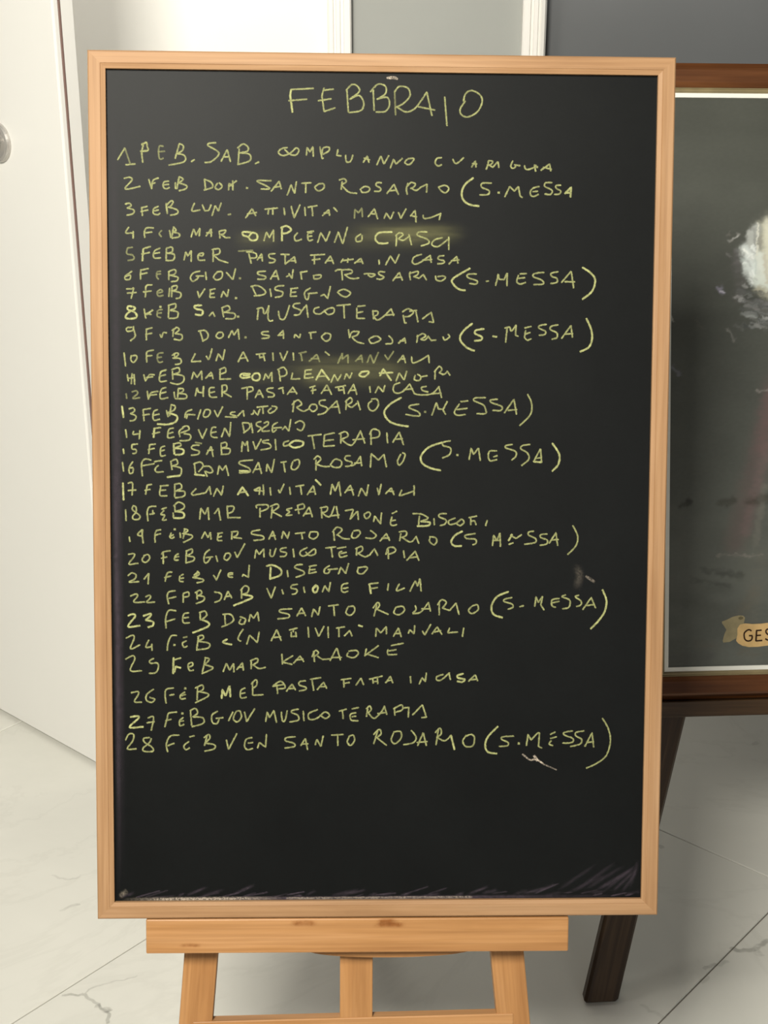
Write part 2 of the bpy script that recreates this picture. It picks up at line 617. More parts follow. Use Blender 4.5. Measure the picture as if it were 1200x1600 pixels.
# ------------------------------------------------------------------ the board itself
board = empty('chalkboard', BM,
              'tall chalkboard in a light wood frame covered in yellow handwriting, on the pine easel', 'chalkboard')
box('board_surface', (-BW / 2 + 0.008, 0.008, -0.0125), (BW / 2 - 0.008, BH - 0.008, -0.0060), M_slate, board)
z0 = -0.0185
rp = [(0.0, z0 + 0.019), (0.0, 0.0 - 0.0014), (0.0014, 0.0), (0.0125, 0.0), (0.0132, -0.0007), (FW, -0.0026), (FW, z0 + 0.0055), (FW - 0.0098, z0 + 0.0055), (FW - 0.0098, z0 + 0.0006), (0.0, z0 + 0.0006)]
rp = [(0.0, z0 + 0.0006), (0.0, -0.0014), (0.0014, 0.0), (0.0125, 0.0), (0.0130, -0.0006), (0.0136, -0.0004), (FW, -0.0016), (FW, -0.0059), (0.0079, -0.0059), (0.0079, z0 + 0.0006)]
T = Matrix.Translation
Rz = lambda a: Matrix.Rotation(a, 4, 'Z')
mitred('frame_rail', BW, rp, M_pine, board, T((-BW / 2, 0, 0)))
mitred('frame_rail', BH, rp, M_pine, board, T((BW / 2, 0, 0)) @ Rz(math.pi / 2))
mitred('frame_rail', BW, rp, M_pine, board, T((BW / 2, BH, 0)) @ Rz(math.pi))
mitred('frame_rail', BH, rp, M_pine, board, T((-BW / 2, BH, 0)) @ Rz(-math.pi / 2))
box('back_panel', (-BW / 2 + 0.0085, 0.0085, -0.0150), (BW / 2 - 0.0085, BH - 0.0085, -0.0126), M_easel, board)

# chalk marks, in tenths of a millimetre on the board (x from its centre line, y up from its lower edge)
TEXT = '''#
!-944 8681 -953 8621 -930 8453;-944 8681 -715 8695;-969 8568 -782 8586
-607 8700 -629 8625 -606 8464 -492 8503;-607 8677 -511 8690;-667 8572 -534 8592
-374 8684 -358 8459;~-381 8680 -324 8737 -267 8723 -248 8667 -343 8591;~-343 8591 -248 8629 -201 8555 -228 8480 -352 8456
-105 8687 -94 8481;~-133 8668 -57 8744 20 8726 20 8651 -66 8594;~-66 8594 39 8614 63 8539 21 8473 -75 8466
,115 8671 126 8437;~115 8671 163 8724 249 8710 273 8635 212 8560 126 8512;~135 8521 232 8470 318 8501 384 8581 445 8671
445 8671 500 8436;356 8524 529 8492
629 8625 655 8336
~822 8586 844 8661 911 8692 998 8644 1014 8569 961 8475 865 8425 798 8454 792 8510 841 8586
#
-2713 7957 -2639 8075;,-2639 8075 -2584 7915;-2632 7907 -2535 7916
-2480 8045 -2412 8054;-2468 8117 -2419 8131;-2447 8126 -2469 8037 -2458 7933;~-2468 8109 -2419 8134 -2411 8094 -2403 8054 -2477 8040
,~-2248 8096 -2289 8095 -2295 8007 -2279 7967 -2249 7978;,-2301 8039 -2233 8048
-2085 8122 -2127 7976;~-2085 8125 -2045 8106 -2053 8058 -2111 8025;~-2111 8025 -2037 8010 -2035 7945 -2193 7908
-1964 7946 -1932 7966
~-1711 8138 -1776 8133 -1792 8109 -1695 8053 -1687 8013 -1760 7948 -1826 7939
-1659 7952 -1597 8071 -1564 7950;-1638 7998 -1577 7998
-1474 8080 -1486 7927;~-1490 8088 -1433 8129 -1384 8097 -1392 8057 -1466 8040;~-1466 8040 -1368 8025 -1368 7960 -1491 7922
-1311 7932 -1273 7950
~-983 8098 -1041 8085 -1074 8049 -1033 8017 -959 8037 -893 8094 -864 8070 -893 8025 -951 8029 -1008 8077
-787 8023 -779 8100 -749 8055 -721 8112 -716 8011
-648 8108 -628 7992 -611 7996;~-628 8041 -615 8097 -557 8106 -557 8070 -618 8033
-464 8083 -475 8026 -431 8018
~-385 8027 -377 7962 -335 7966 -311 8028
-204 7956 -163 8021 -146 7957;-196 8000 -138 7981
-64 7933 -23 8023 10 7942 59 8028
76 7902 108 7992 133 7943 199 8001
~248 7993 224 7956 273 7940 319 7999 257 7998
~603 8013 553 8004 537 7956 570 7927 603 7943
~718 7998 743 7958 776 7966 830 8015
914 7919 950 7984 959 7920;920 7956 967 7952
~1063 7900 1082 7945 1090 7986 1132 7978 1107 7945 1074 7945;1091 7945 1132 7921 1185 7979 1195 7917
~1338 7988 1318 7931 1348 7912 1372 7940;1355 7948 1414 7940
~1460 7941 1480 7901 1546 7917 1583 7947;1563 7950 1577 7885;1583 7921 1596 7934;1630 7894 1720 7960 1733 7890;1654 7927 1742 7906
#
~-2650 7770 -2593 7782 -2569 7755 -2635 7681 -2619 7662 -2488 7691
-2398 7764 -2369 7668;~-2369 7668 -2357 7749 -2300 7778;-2374 7716 -2333 7730
~-2194 7747 -2243 7737 -2252 7693 -2227 7669 -2190 7683;-2243 7709 -2194 7715
~-2129 7732 -2125 7670;-2088 7792 -2113 7670;~-2088 7792 -2047 7768 -2096 7727;~-2096 7732 -2015 7704 -2023 7671 -2092 7651
-1830 7770 -1819 7665;~-1830 7770 -1761 7738 -1749 7690 -1835 7660
~-1696 7731 -1721 7690 -1688 7666 -1650 7699 -1680 7736
-1585 7663 -1578 7732 -1541 7700;-1578 7700 -1503 7757;-1541 7757 -1541 7663
-1402 7681 -1385 7690
~-1148 7761 -1295 7759 -1205 7712 -1164 7680 -1254 7676
-1148 7656 -1066 7758 -1044 7681;-1123 7696 -1049 7705
-984 7617 -943 7722 -907 7634 -890 7755
-836 7739 -737 7745;-792 7740 -795 7643
~-655 7736 -700 7700 -663 7665 -606 7693 -614 7737 -664 7733
-420 7760 -430 7679;~-450 7776 -401 7788 -376 7760 -425 7727;~-425 7722 -351 7655 -269 7643
~-236 7681 -187 7713 -137 7698 -153 7660 -211 7653 -228 7681
~-14 7752 -63 7752 -68 7723 -22 7694 -38 7666 -88 7666
41 7643 113 7738 160 7636;69 7672 143 7679
~251 7637 242 7693 258 7750;~250 7718 291 7759 333 7743 316 7710 283 7697;~292 7702 341 7678 391 7711
391 7711 456 7744 449 7660
~572 7713 638 7733 680 7701 647 7657 606 7673 576 7710
!~932 7811 845 7740 813 7650 838 7577 905 7537 996 7525
~1121 7759 1027 7758 1019 7717 1094 7685 1086 7645 1000 7639
1193 7662 1202 7667
1260 7622 1309 7728 1359 7680 1400 7729 1418 7632 1443 7616
~1615 7731 1541 7706 1525 7649 1559 7628 1608 7650;1550 7677 1600 7682
~1748 7770 1681 7769 1674 7732 1749 7692 1733 7651 1675 7655
~1839 7745 1790 7741 1790 7717 1840 7685 1824 7657 1774 7651
!1882 7660 1948 7726 1941 7625;!1891 7669 1945 7669
#
~-2641 7512 -2596 7520 -2580 7496 -2621 7472;~-2621 7472 -2555 7453 -2561 7416 -2626 7399
-2474 7481 -2466 7395;~-2474 7476 -2416 7490;-2482 7437 -2409 7454
~-2302 7491 -2351 7466 -2352 7418 -2311 7407 -2286 7423;-2348 7445 -2302 7455
~-2224 7524 -2213 7419;~-2220 7500 -2171 7549 -2152 7533 -2180 7492 -2204 7484;~-2196 7484 -2115 7460 -2110 7420 -2180 7403
~-1934 7527 -1959 7449 -1877 7459
-1853 7511 -1828 7450 -1787 7455 -1763 7512
-1755 7402 -1722 7504 -1689 7448 -1661 7532
,-1591 7413 -1563 7420
-1411 7382 -1345 7475 -1307 7406;-1394 7421 -1296 7439
-1214 7472 -1082 7486;-1173 7472 -1181 7423;-1132 7477 -1132 7421
-1017 7487 -1009 7414
-943 7504 -913 7387 -852 7521
-803 7497 -798 7411
-770 7497 -676 7514;-729 7497 -721 7408
-622 7412 -556 7475 -548 7413;-606 7438 -551 7445
-507 7495 -469 7456
,-292 7388 -288 7480 -251 7445 -215 7494 -210 7400
-152 7405 -87 7487 -53 7385;-128 7438 -62 7434
13 7390 37 7444 79 7383 112 7456
161 7452 186 7392 240 7490
285 7417 334 7475 344 7353;302 7418 351 7410
~417 7427 426 7394 492 7403 599 7445;599 7450 583 7379
#
~-2606 7278 -2639 7221 -2566 7221;-2562 7237 -2563 7164
~-2353 7272 -2427 7271 -2448 7222 -2444 7174;-2435 7222 -2370 7231
,~-2271 7248 -2296 7215 -2272 7183
~-2190 7249 -2177 7176;-2149 7285 -2166 7184;~-2149 7285 -2124 7249 -2160 7233;~-2160 7233 -2095 7217 -2095 7185 -2166 7171
-1969 7183 -1944 7267 -1920 7203 -1878 7276 -1887 7195
-1817 7195 -1764 7269 -1764 7188;-1813 7228 -1756 7228
-1682 7245 -1674 7175;~-1682 7245 -1616 7257 -1633 7221 -1666 7213;-1666 7213 -1617 7181 -1571 7181
!~-1354 7237 -1436 7239 -1436 7207 -1387 7191 -1354 7155 -1296 7167 -1296 7216 -1346 7232 -1379 7191
-1223 7152 -1198 7241 -1165 7185 -1124 7266 -1124 7144
!-1038 7292 -1038 7153;!~-1050 7283 -992 7305 -943 7268 -984 7235 -1033 7227
~-877 7236 -910 7195 -893 7154 -836 7171
~-729 7237 -770 7229 -765 7160 -721 7167;-770 7200 -729 7205;-778 7245 -712 7254
-671 7140 -638 7238 -584 7152 -544 7255
-498 7142 -457 7248 -412 7126 -363 7298
~-226 7230 -275 7192 -267 7152 -217 7165 -214 7217
!~96 7253 -36 7243 -77 7186 -35 7137 55 7141
138 7109 146 7212;~133 7212 171 7245 212 7229 163 7185
~163 7185 212 7169 278 7214;270 7230 299 7124
~460 7256 377 7255 358 7222 461 7182 478 7142 395 7112
~618 7200 535 7175 511 7126 577 7110 676 7184;684 7209 685 7078
#
,~-2620 7067 -2630 7010 -2568 6994 -2560 6953 -2618 6940;,-2620 7067 -2571 7075
!-2461 7060 -2470 6938;-2461 7060 -2384 7085;-2478 7006 -2396 7023
~-2289 7069 -2347 7036 -2352 6971 -2282 6969;-2352 7012 -2290 7024
-2224 7062 -2228 6956;~-2224 7067 -2166 7079 -2167 7030 -2221 7018;~-2221 7018 -2146 7006 -2156 6949 -2233 6943
-2044 6949 -2027 7031 -2003 6990 -1970 7048 -1971 6934
~-1888 7000 -1855 6992 -1850 7021 -1896 7008 -1893 6951 -1831 6951
-1745 7050 -1746 6936;~-1757 7058 -1683 7066 -1683 7018 -1741 7001;-1741 7001 -1683 6952 -1593 6925
,-1486 7044 -1338 7053
-1379 7020 -1355 6922;-1404 7036 -1354 7037;~-1354 7037 -1305 7021 -1305 6980 -1363 6976
-1292 6956 -1247 7021 -1239 6945;-1280 6980 -1239 6980
~-1108 7022 -1170 7014 -1165 6981 -1111 6962 -1124 6932 -1174 6929
-1050 7015 -959 7015;-1005 7012 -1006 6925
-1006 6917 -910 6991 -897 6931;-968 6950 -897 6951
-745 7009 -597 7018;-704 7004 -704 6919;-729 6960 -646 6972
-593 6929 -539 7003 -506 6924;-580 6953 -514 6957
-431 6938 -407 6974;-423 6954 -303 6972;-357 6980 -362 6939
-291 6931 -225 6981 -203 6927;-266 6948 -208 6948
-38 6966 -34 6922
32 6917 81 7008 131 6934 172 7025
~404 7027 329 7001 310 6944 363 6931 495 7019;492 7019 504 6946;413 6969 512 6975
~636 7015 586 7009 578 6979 637 6963 629 6938 570 6933
687 6931 769 7010 781 6940;711 6964 794 6973
#
~-2578 6831 -2644 6782 -2649 6749 -2603 6749 -2595 6790 -2649 6774
-2488 6848 -2492 6750;-2488 6843 -2409 6860;-2496 6799 -2422 6816
,~-2283 6833 -2321 6825 -2324 6776 -2308 6752;,-2327 6801 -2283 6806
-2201 6826 -2202 6744;~-2206 6826 -2152 6851 -2127 6835 -2144 6802 -2193 6793;~-2193 6793 -2111 6774 -2120 6737 -2177 6728
~-1881 6837 -1947 6820 -1980 6771 -1955 6733 -1906 6763 -1898 6788;-1922 6787 -1840 6788
-1824 6829 -1816 6751
~-1700 6833 -1742 6781 -1709 6748 -1659 6773 -1654 6830 -1700 6833
-1610 6827 -1544 6753 -1516 6867
,-1474 6766 -1467 6770
~-1207 6842 -1281 6836 -1281 6809 -1207 6788 -1223 6760 -1289 6760
-1157 6761 -1100 6854 -1072 6756;-1141 6789 -1078 6794
~-992 6786 -968 6803 -968 6819;-968 6819 -935 6771 -923 6861
-852 6833 -778 6845;-844 6828 -836 6763
~-712 6805 -704 6769 -646 6776 -638 6809 -704 6802
-489 6848 -464 6864 -423 6865;-423 6865 -414 6758;~-423 6860 -332 6865 -315 6833 -390 6811;~-390 6816 -332 6775 -241 6779
~-191 6822 -142 6826 -75 6818 -117 6793 -150 6813
~24 6843 -34 6846 -34 6818 16 6794 -17 6769 -59 6774
107 6754 173 6841 207 6760;132 6787 198 6792
~290 6764 281 6821 289 6846;~281 6829 364 6854 364 6822 323 6797;323 6800 381 6781 422 6822 456 6765
~550 6807 560 6766 613 6758 655 6791 621 6807 572 6799
!~908 6887 796 6825 721 6767 747 6710 797 6672 860 6661
~975 6831 887 6826 887 6793 979 6761 971 6728 905 6732
1076 6756 1104 6760
1176 6713 1203 6833 1212 6779 1262 6774 1295 6845 1293 6709
1495 6839 1428 6835;~1412 6822 1396 6756 1430 6731 1488 6748;1412 6789 1479 6797
~1678 6853 1578 6839 1570 6806 1654 6774 1672 6733 1571 6727
~1825 6861 1753 6844 1762 6811 1813 6792 1813 6751 1747 6739
1863 6751 1962 6867 1990 6694;1897 6759 2000 6757
!~2078 6906 2163 6852 2214 6778 2183 6663 2084 6579
#
~-2637 6651 -2580 6652 -2563 6660 -2589 6554;-2629 6607 -2536 6615
~-2374 6694 -2432 6686 -2440 6628 -2444 6566;-2465 6620 -2383 6632
,~-2318 6613 -2268 6621 -2284 6646 -2322 6621 -2310 6580 -2260 6589
~-2194 6663 -2203 6573;-2169 6679 -2175 6573;~-2169 6679 -2120 6688 -2128 6647 -2178 6634;~-2178 6634 -2083 6615 -2088 6566 -2129 6557
-1907 6632 -1891 6567 -1833 6657
-1783 6646 -1726 6658;-1775 6641 -1780 6571 -1731 6571;-1780 6604 -1737 6614
-1665 6572 -1644 6634 -1603 6577 -1589 6651
-1520 6566 -1504 6562
-1347 6686 -1306 6596;~-1359 6685 -1289 6694 -1215 6646 -1224 6605 -1326 6588
-1161 6662 -1149 6581
~-1017 6696 -1091 6688 -1108 6655 -1034 6631 -1042 6590 -1108 6576
-951 6664 -874 6673;-943 6664 -951 6587 -885 6591;-946 6626 -893 6632
~-745 6674 -803 6632 -794 6567 -770 6559 -758 6616;-770 6616 -675 6625
-637 6593 -604 6609 -566 6568 -538 6692
~-455 6643 -398 6663 -331 6628 -373 6586 -430 6602 -464 6635
#
!~-2581 6472 -2622 6472 -2623 6439 -2557 6415 -2533 6366 -2591 6346 -2648 6357 -2623 6406 -2549 6448 -2573 6472
-2458 6448 -2440 6350;!-2434 6391 -2368 6436;-2442 6399 -2385 6392
,~-2270 6442 -2314 6433 -2324 6376 -2287 6360;,-2319 6404 -2278 6409;-2294 6466 -2286 6474
-2204 6491 -2209 6360;~-2209 6483 -2138 6503 -2138 6459 -2187 6437;~-2188 6434 -2114 6418 -2122 6361 -2205 6352
!~-1866 6489 -1941 6482 -1924 6452 -1859 6436 -1867 6390 -1933 6395
-1788 6379 -1752 6421 -1732 6375
~-1656 6454 -1640 6372;~-1661 6462 -1595 6487 -1578 6446 -1636 6418;~-1636 6418 -1529 6406 -1534 6357 -1620 6353
-1496 6376 -1485 6373
-1293 6345 -1282 6457;~-1298 6457 -1240 6465 -1224 6408 -1199 6424 -1174 6490;~-1174 6490 -1183 6375 -1166 6334 -1133 6340
~-1075 6434 -1059 6360 -1009 6360 -960 6495
~-852 6517 -910 6509 -918 6476 -844 6443 -860 6402 -913 6394;-844 6427 -786 6501 -769 6370
~-654 6478 -703 6461 -703 6420 -645 6409 -563 6462 -505 6470 -505 6421 -563 6404 -604 6445
-472 6495 -331 6509;-400 6499 -393 6368
-178 6497 -256 6489;-264 6472 -264 6365 -181 6366;-261 6423 -201 6435
~-98 6449 -90 6358;~-102 6440 -49 6441 -49 6408 -90 6383;~-90 6383 -48 6350 18 6392 92 6466
92 6466 118 6397;35 6400 126 6409
217 6401 234 6319 251 6323;~209 6434 267 6468 325 6435 284 6394 234 6385
283 6443 358 6452;347 6452 371 6333
417 6366 508 6433 534 6329 484 6337
#
~-2583 6259 -2638 6251 -2633 6218 -2575 6227 -2567 6268;~-2572 6251 -2551 6169 -2601 6120
-2436 6244 -2437 6129;-2436 6239 -2375 6256;-2444 6186 -2378 6200
~-2296 6187 -2280 6155 -2263 6204 -2227 6204
-2156 6246 -2165 6164;~-2123 6262 -2173 6229;~-2123 6262 -2098 6238 -2140 6197;~-2140 6197 -2069 6181 -2083 6131 -2152 6139
-1884 6223 -1855 6128;~-1901 6223 -1835 6231 -1802 6191 -1811 6149 -1860 6121
~-1695 6211 -1720 6175 -1687 6150 -1646 6175 -1657 6211 -1695 6211
-1591 6159 -1555 6233 -1535 6184 -1492 6250 -1481 6143
,-1419 6163 -1410 6160
~-1178 6224 -1241 6219 -1241 6194 -1175 6181 -1183 6158 -1249 6153
-1079 6182 -1026 6237 -1023 6154;-1067 6187 -1018 6192
-913 6163 -902 6196 -860 6160 -847 6200
-761 6214 -686 6222;-744 6214 -736 6151
~-587 6212 -628 6173 -587 6129 -545 6149 -537 6199 -587 6212
-350 6249 -338 6167;~-338 6167 -313 6225 -239 6230;~-239 6230 -263 6192 -313 6175;~-313 6170 -263 6126 -188 6105
~-130 6160 -64 6185 -14 6152 -64 6119 -114 6111 -139 6152
~69 6189 102 6153 103 6112 36 6103
169 6112 235 6167 244 6113;186 6137 244 6138
~361 6122 368 6196;~360 6180 418 6213 452 6188 402 6155;~402 6155 444 6147 477 6180;477 6189 510 6143 560 6148
~632 6181 652 6148 702 6182 685 6207
!~937 6321 843 6241 810 6158 878 6075 962 6039
!~1060 6267 976 6250 968 6217 1036 6184 1028 6151 961 6142
!1152 6190 1194 6185
1287 6128 1302 6285;~1277 6276 1327 6285 1344 6244 1393 6307;1393 6307 1390 6203 1417 6191
1486 6278 1552 6295;1494 6253 1484 6179 1513 6149 1554 6166;1492 6215 1545 6232
~1711 6316 1639 6304 1636 6276 1700 6246 1696 6213 1637 6204
~1833 6313 1762 6296 1754 6263 1821 6230 1822 6181 1772 6164
1872 6173 1968 6306 1986 6185;1905 6218 1989 6223
!~2129 6381 2181 6266 2191 6166 2159 6083 2068 6036
#
-2668 5996 -2653 5860
~-2594 5969 -2598 5923 -2570 5898 -2537 5939 -2545 5969 -2598 5964
~-2363 6026 -2429 6009 -2438 5956 -2434 5899;-2433 5965 -2380 5970
,~-2265 5999 -2314 5990 -2328 5941 -2307 5900 -2269 5908;,-2323 5949 -2282 5954
~-2174 5974 -2125 5999 -2108 5983 -2142 5950;~-2150 5991 -2147 5942;~-2166 5945 -2092 5939 -2084 5893 -2142 5879
-1935 5992 -1977 5910 -1878 5914
~-1820 5968 -1795 5935 -1762 6043
-1721 5919 -1696 5994 -1652 5928 -1630 6035
-1493 5909 -1440 6015 -1390 5916;-1473 5946 -1404 5954
-1307 5988 -1208 6000;-1274 5988 -1266 5950;-1233 5996 -1217 5922;-1266 5955 -1225 5964
-1134 6005 -1129 5923
-1059 6006 -1026 5923 -980 6023
-923 6007 -918 5932
,-864 6002 -786 6019;,-844 5999 -830 5925
,-757 5920 -678 5992 -648 5914;,-736 5947 -658 5950
-592 6020 -548 5984
,-459 5902 -412 6010 -415 5944 -354 5993 -354 5906
,-276 5923 -213 5989 -204 5912;,-254 5944 -204 5950
,-154 5912 -121 5995 -88 5904 -38 6017
,28 5991 62 5941 120 6029
162 5914 220 5989 245 5909;187 5947 240 5952
~307 5973 320 5910 404 5940 483 5990
483 5990 491 5911
#
-2637 5774 -2627 5705;-2588 5783 -2597 5675;-2567 5774 -2561 5672;-2630 5733 -2567 5741
-2468 5772 -2449 5706;-2449 5709 -2407 5775 -2357 5772;-2440 5742 -2374 5751
~-2242 5817 -2291 5801 -2303 5707 -2231 5710;-2296 5759 -2242 5773;-2291 5801 -2233 5826
-2171 5810 -2168 5727;~-2180 5826 -2109 5846 -2101 5802 -2164 5777;~-2164 5780 -2060 5761 -2061 5703 -2119 5675 -2193 5691
-1973 5728 -1953 5803 -1917 5745 -1870 5815 -1867 5721
-1829 5737 -1771 5804 -1752 5733;-1813 5762 -1755 5766
-1680 5829 -1681 5726;~-1685 5829 -1630 5849 -1622 5804 -1672 5783;-1681 5730 -1570 5734
!~-1366 5784 -1440 5789 -1474 5767 -1441 5744 -1366 5756;!-1440 5772 -1374 5773
!~-1325 5790 -1349 5756 -1333 5723 -1283 5724 -1267 5765 -1291 5795 -1333 5785
-1229 5724 -1209 5790 -1179 5741 -1146 5807 -1142 5708
-1073 5832 -1056 5713;~-1084 5832 -1026 5857 -990 5816 -1001 5775 -1059 5758
-930 5800 -943 5734 -852 5738
-802 5826 -731 5834;-797 5826 -807 5743 -711 5755;-802 5784 -736 5793
!-686 5727 -628 5835 -548 5728;-661 5765 -570 5769
-531 5703 -495 5786 -461 5720 -425 5786
-392 5737 -370 5795 -337 5745 -312 5803
!~-212 5812 -237 5779 -187 5763 -137 5804 -154 5821 -220 5812
!-20 5772 12 5847 96 5726;!-29 5802 113 5809
147 5720 179 5806 230 5732 258 5823
~346 5782 338 5737 388 5728 405 5766 368 5794;405 5766 472 5778
~552 5742 555 5841;~546 5817 596 5875 625 5842 597 5809;~597 5809 647 5792 680 5826;680 5826 709 5784
#
,-2651 5576 -2645 5526
,~-2590 5593 -2548 5606 -2532 5577 -2585 5527 -2508 5535
-2433 5602 -2421 5519;~-2414 5536 -2392 5586 -2321 5602;-2409 5561 -2334 5569
~-2238 5641 -2288 5619 -2298 5528 -2219 5537;-2293 5581 -2238 5595
~-2156 5595 -2150 5537;-2111 5628 -2120 5537;~-2111 5632 -2061 5629 -2070 5596 -2116 5582;~-2116 5582 -2034 5571 -2037 5530 -2145 5526
-1938 5555 -1917 5643 -1905 5596 -1863 5588 -1851 5655;-1851 5655 -1855 5550
~-1739 5644 -1789 5633 -1786 5551 -1715 5544;-1785 5589 -1736 5601
-1659 5664 -1660 5551;~-1664 5664 -1615 5667 -1615 5614 -1656 5598;-1653 5598 -1565 5548
-1399 5640 -1400 5524;~-1457 5635 -1358 5652 -1342 5616 -1405 5591
-1317 5541 -1275 5624 -1234 5542;-1300 5575 -1245 5580
~-1129 5642 -1184 5636 -1192 5608 -1126 5584 -1129 5554 -1184 5547
-1076 5634 -1026 5647;-1035 5642 -1023 5584
-985 5576 -927 5651 -885 5582;-968 5601 -897 5605
-752 5649 -691 5666;-719 5655 -719 5586;-736 5616 -686 5627
-631 5586 -574 5678 -524 5578;-608 5620 -541 5623
-486 5650 -378 5671;-453 5650 -445 5620;-403 5662 -391 5587;-453 5620 -395 5629
-353 5588 -295 5684 -261 5580;-336 5621 -270 5625
-128 5664 -120 5602
-70 5597 -37 5664 14 5606 30 5676
~188 5703 130 5681 119 5623 156 5594 222 5616 289 5691;289 5691 339 5591;230 5632 322 5641
~464 5667 414 5655 423 5625 481 5609;~339 5591 406 5578 523 5592 598 5667
598 5651 624 5551;523 5592 598 5596
#
!-2695 5447 -2680 5328
~-2624 5419 -2575 5428 -2567 5395 -2608 5370;~-2608 5370 -2551 5345 -2568 5303 -2614 5295
-2476 5412 -2469 5296;-2476 5412 -2398 5425;-2481 5354 -2410 5365
~-2327 5412 -2369 5387 -2369 5304 -2307 5313;-2369 5354 -2311 5366
~-2236 5404 -2220 5338;-2186 5463 -2204 5347;~-2186 5466 -2145 5446 -2162 5405 -2228 5383;!~-2220 5380 -2129 5347 -2141 5289 -2221 5260 -2333 5263
~-1972 5414 -2030 5389 -2047 5331;-2047 5364 -1939 5361;-2022 5364 -2030 5322
-1914 5315 -1881 5414
~-1839 5406 -1856 5348 -1815 5340 -1782 5382 -1798 5415 -1839 5411
-1740 5407 -1707 5340 -1654 5445
~-1525 5391 -1566 5386 -1571 5366 -1516 5350;-1628 5341 -1508 5336
-1500 5350 -1442 5408 -1433 5347
~-1359 5367 -1339 5375 -1334 5392;-1334 5409 -1292 5359 -1267 5425
-1300 5442 -1184 5454;-1239 5442 -1234 5376
~-1151 5434 -1184 5401 -1159 5381 -1110 5410 -1093 5443 -1143 5454
-913 5510 -927 5394;~-935 5469 -877 5519 -835 5477 -885 5444;~-885 5439 -819 5403 -760 5428
~-760 5428 -736 5470 -686 5470 -677 5428 -719 5400 -752 5428
~-586 5520 -644 5511 -644 5470 -569 5437 -594 5387 -669 5367
~-594 5387 -527 5454 -469 5512;-469 5512 -436 5380;-527 5446 -461 5451
-374 5421 -369 5521;~-381 5504 -328 5546 -311 5505 -361 5471;~-353 5463 -311 5447 -261 5488
-253 5513 -224 5419
~-103 5514 -141 5481 -127 5423 -77 5414 -36 5473 -53 5531 -111 5531
!~203 5549 89 5482 26 5398 65 5315 149 5271 278 5249
~387 5483 298 5466 290 5441 382 5400 388 5358 249 5374
,449 5400 458 5405
522 5367 571 5501 591 5434 642 5429 683 5510;683 5510 638 5426 667 5376
900 5519 825 5510;~809 5485 759 5402 793 5368 877 5377;784 5427 893 5441
~1084 5553 975 5548 967 5519 1060 5478 1086 5428 1086 5387 994 5386
~1210 5537 1140 5529 1144 5504 1253 5462 1245 5421 1161 5420
1283 5396 1382 5538 1410 5380;1321 5421 1413 5430
~1525 5589 1567 5497 1557 5380 1446 5263
#
-2660 5204 -2649 5121
~-2577 5187 -2582 5154 -2519 5163;-2511 5196 -2520 5105
!-2362 5221 -2371 5122;-2370 5216 -2296 5227;-2384 5160 -2304 5180
~-2163 5222 -2213 5205 -2222 5122 -2159 5131;-2218 5164 -2169 5177
~-2064 5223 -2106 5189 -2098 5131;~-2072 5231 -2022 5244 -2006 5206 -2089 5173;~-2056 5165 -1990 5148 -2004 5098 -2098 5090
-1907 5207 -1866 5115 -1821 5215
~-1724 5232 -1766 5224 -1774 5141 -1711 5124;-1771 5174 -1721 5186
-1667 5133 -1633 5225 -1584 5133 -1571 5283
-1450 5275 -1429 5180;~-1450 5280 -1384 5275 -1376 5226 -1439 5175
-1359 5276 -1343 5176
~-1256 5293 -1301 5281 -1301 5251 -1256 5226 -1293 5184
~-1226 5276 -1185 5293 -1185 5260 -1235 5226 -1243 5193 -1168 5198
~-1085 5285 -1135 5252 -1135 5185 -1097 5210;-1126 5227 -1043 5232
~-1035 5210 -1007 5244;-1007 5244 -968 5194 -947 5319
~-902 5278 -852 5303 -807 5270 -835 5203 -885 5219
#
-2686 5004 -2679 4954
~-2595 5049 -2595 5005 -2554 4996 -2554 4963 -2588 4955;-2595 5049 -2537 5055
~-2413 5047 -2422 4955;-2413 5047 -2352 5055;-2430 4997 -2364 5010
~-2256 5034 -2297 5014 -2298 4934 -2248 4939;-2293 4984 -2259 4994
!-2165 5048 -2157 4948;~-2170 5056 -2106 5068 -2090 5040 -2157 5015;!~-2157 5015 -2066 4998 -2074 4952 -2149 4945
~-1899 5045 -1966 5040 -1974 5007 -1900 4982 -1917 4949 -1983 4940;,-1941 5074 -1874 5062
-1825 4949 -1775 5033 -1756 4924;-1812 4991 -1755 4996
-1672 5050 -1667 4950;~-1675 5063 -1622 5075 -1617 5033 -1667 5016;~-1667 5013 -1584 5008 -1593 4958 -1672 4950
-1460 4980 -1451 5084 -1423 5042 -1401 5092 -1390 4984
-1340 5084 -1313 5001 -1256 5110
~-1177 5102 -1235 5093 -1235 5076 -1168 5060 -1163 5018 -1260 4998
-1110 5110 -1102 4999
~-968 5094 -1018 5077 -1018 5039 -968 5052;!~-968 5052 -910 5094 -827 5086 -827 5045 -910 5023 -963 5049
-769 5145 -630 5162;-727 5150 -702 5012
-594 5157 -494 5179;-597 5154 -607 5037 -490 5046;-597 5096 -502 5108
-427 5168 -426 5068;~-447 5168 -377 5192 -352 5147 -418 5113;~-418 5108 -343 5055 -293 5068 -223 5197
-223 5202 -176 5072;-301 5108 -179 5119
-113 5198 -109 5059;~-126 5164 -93 5219 -26 5198 -34 5140 -118 5123
54 5182 62 5076
117 5082 183 5191 229 5057;133 5115 217 5121
#
-2696 4863 -2685 4771
~-2588 4871 -2625 4813 -2626 4755 -2593 4755 -2586 4805 -2622 4805
~-2398 4889 -2464 4897 -2498 4847 -2490 4722;-2498 4827 -2365 4851
-2365 4872 -2287 4884;~-2324 4834 -2357 4797 -2344 4764 -2271 4768
~-2194 4873 -2183 4789;~-2199 4873 -2141 4898 -2125 4848 -2183 4828;~-2183 4828 -2092 4806 -2092 4740 -2117 4718;!-2233 4711 -2101 4728
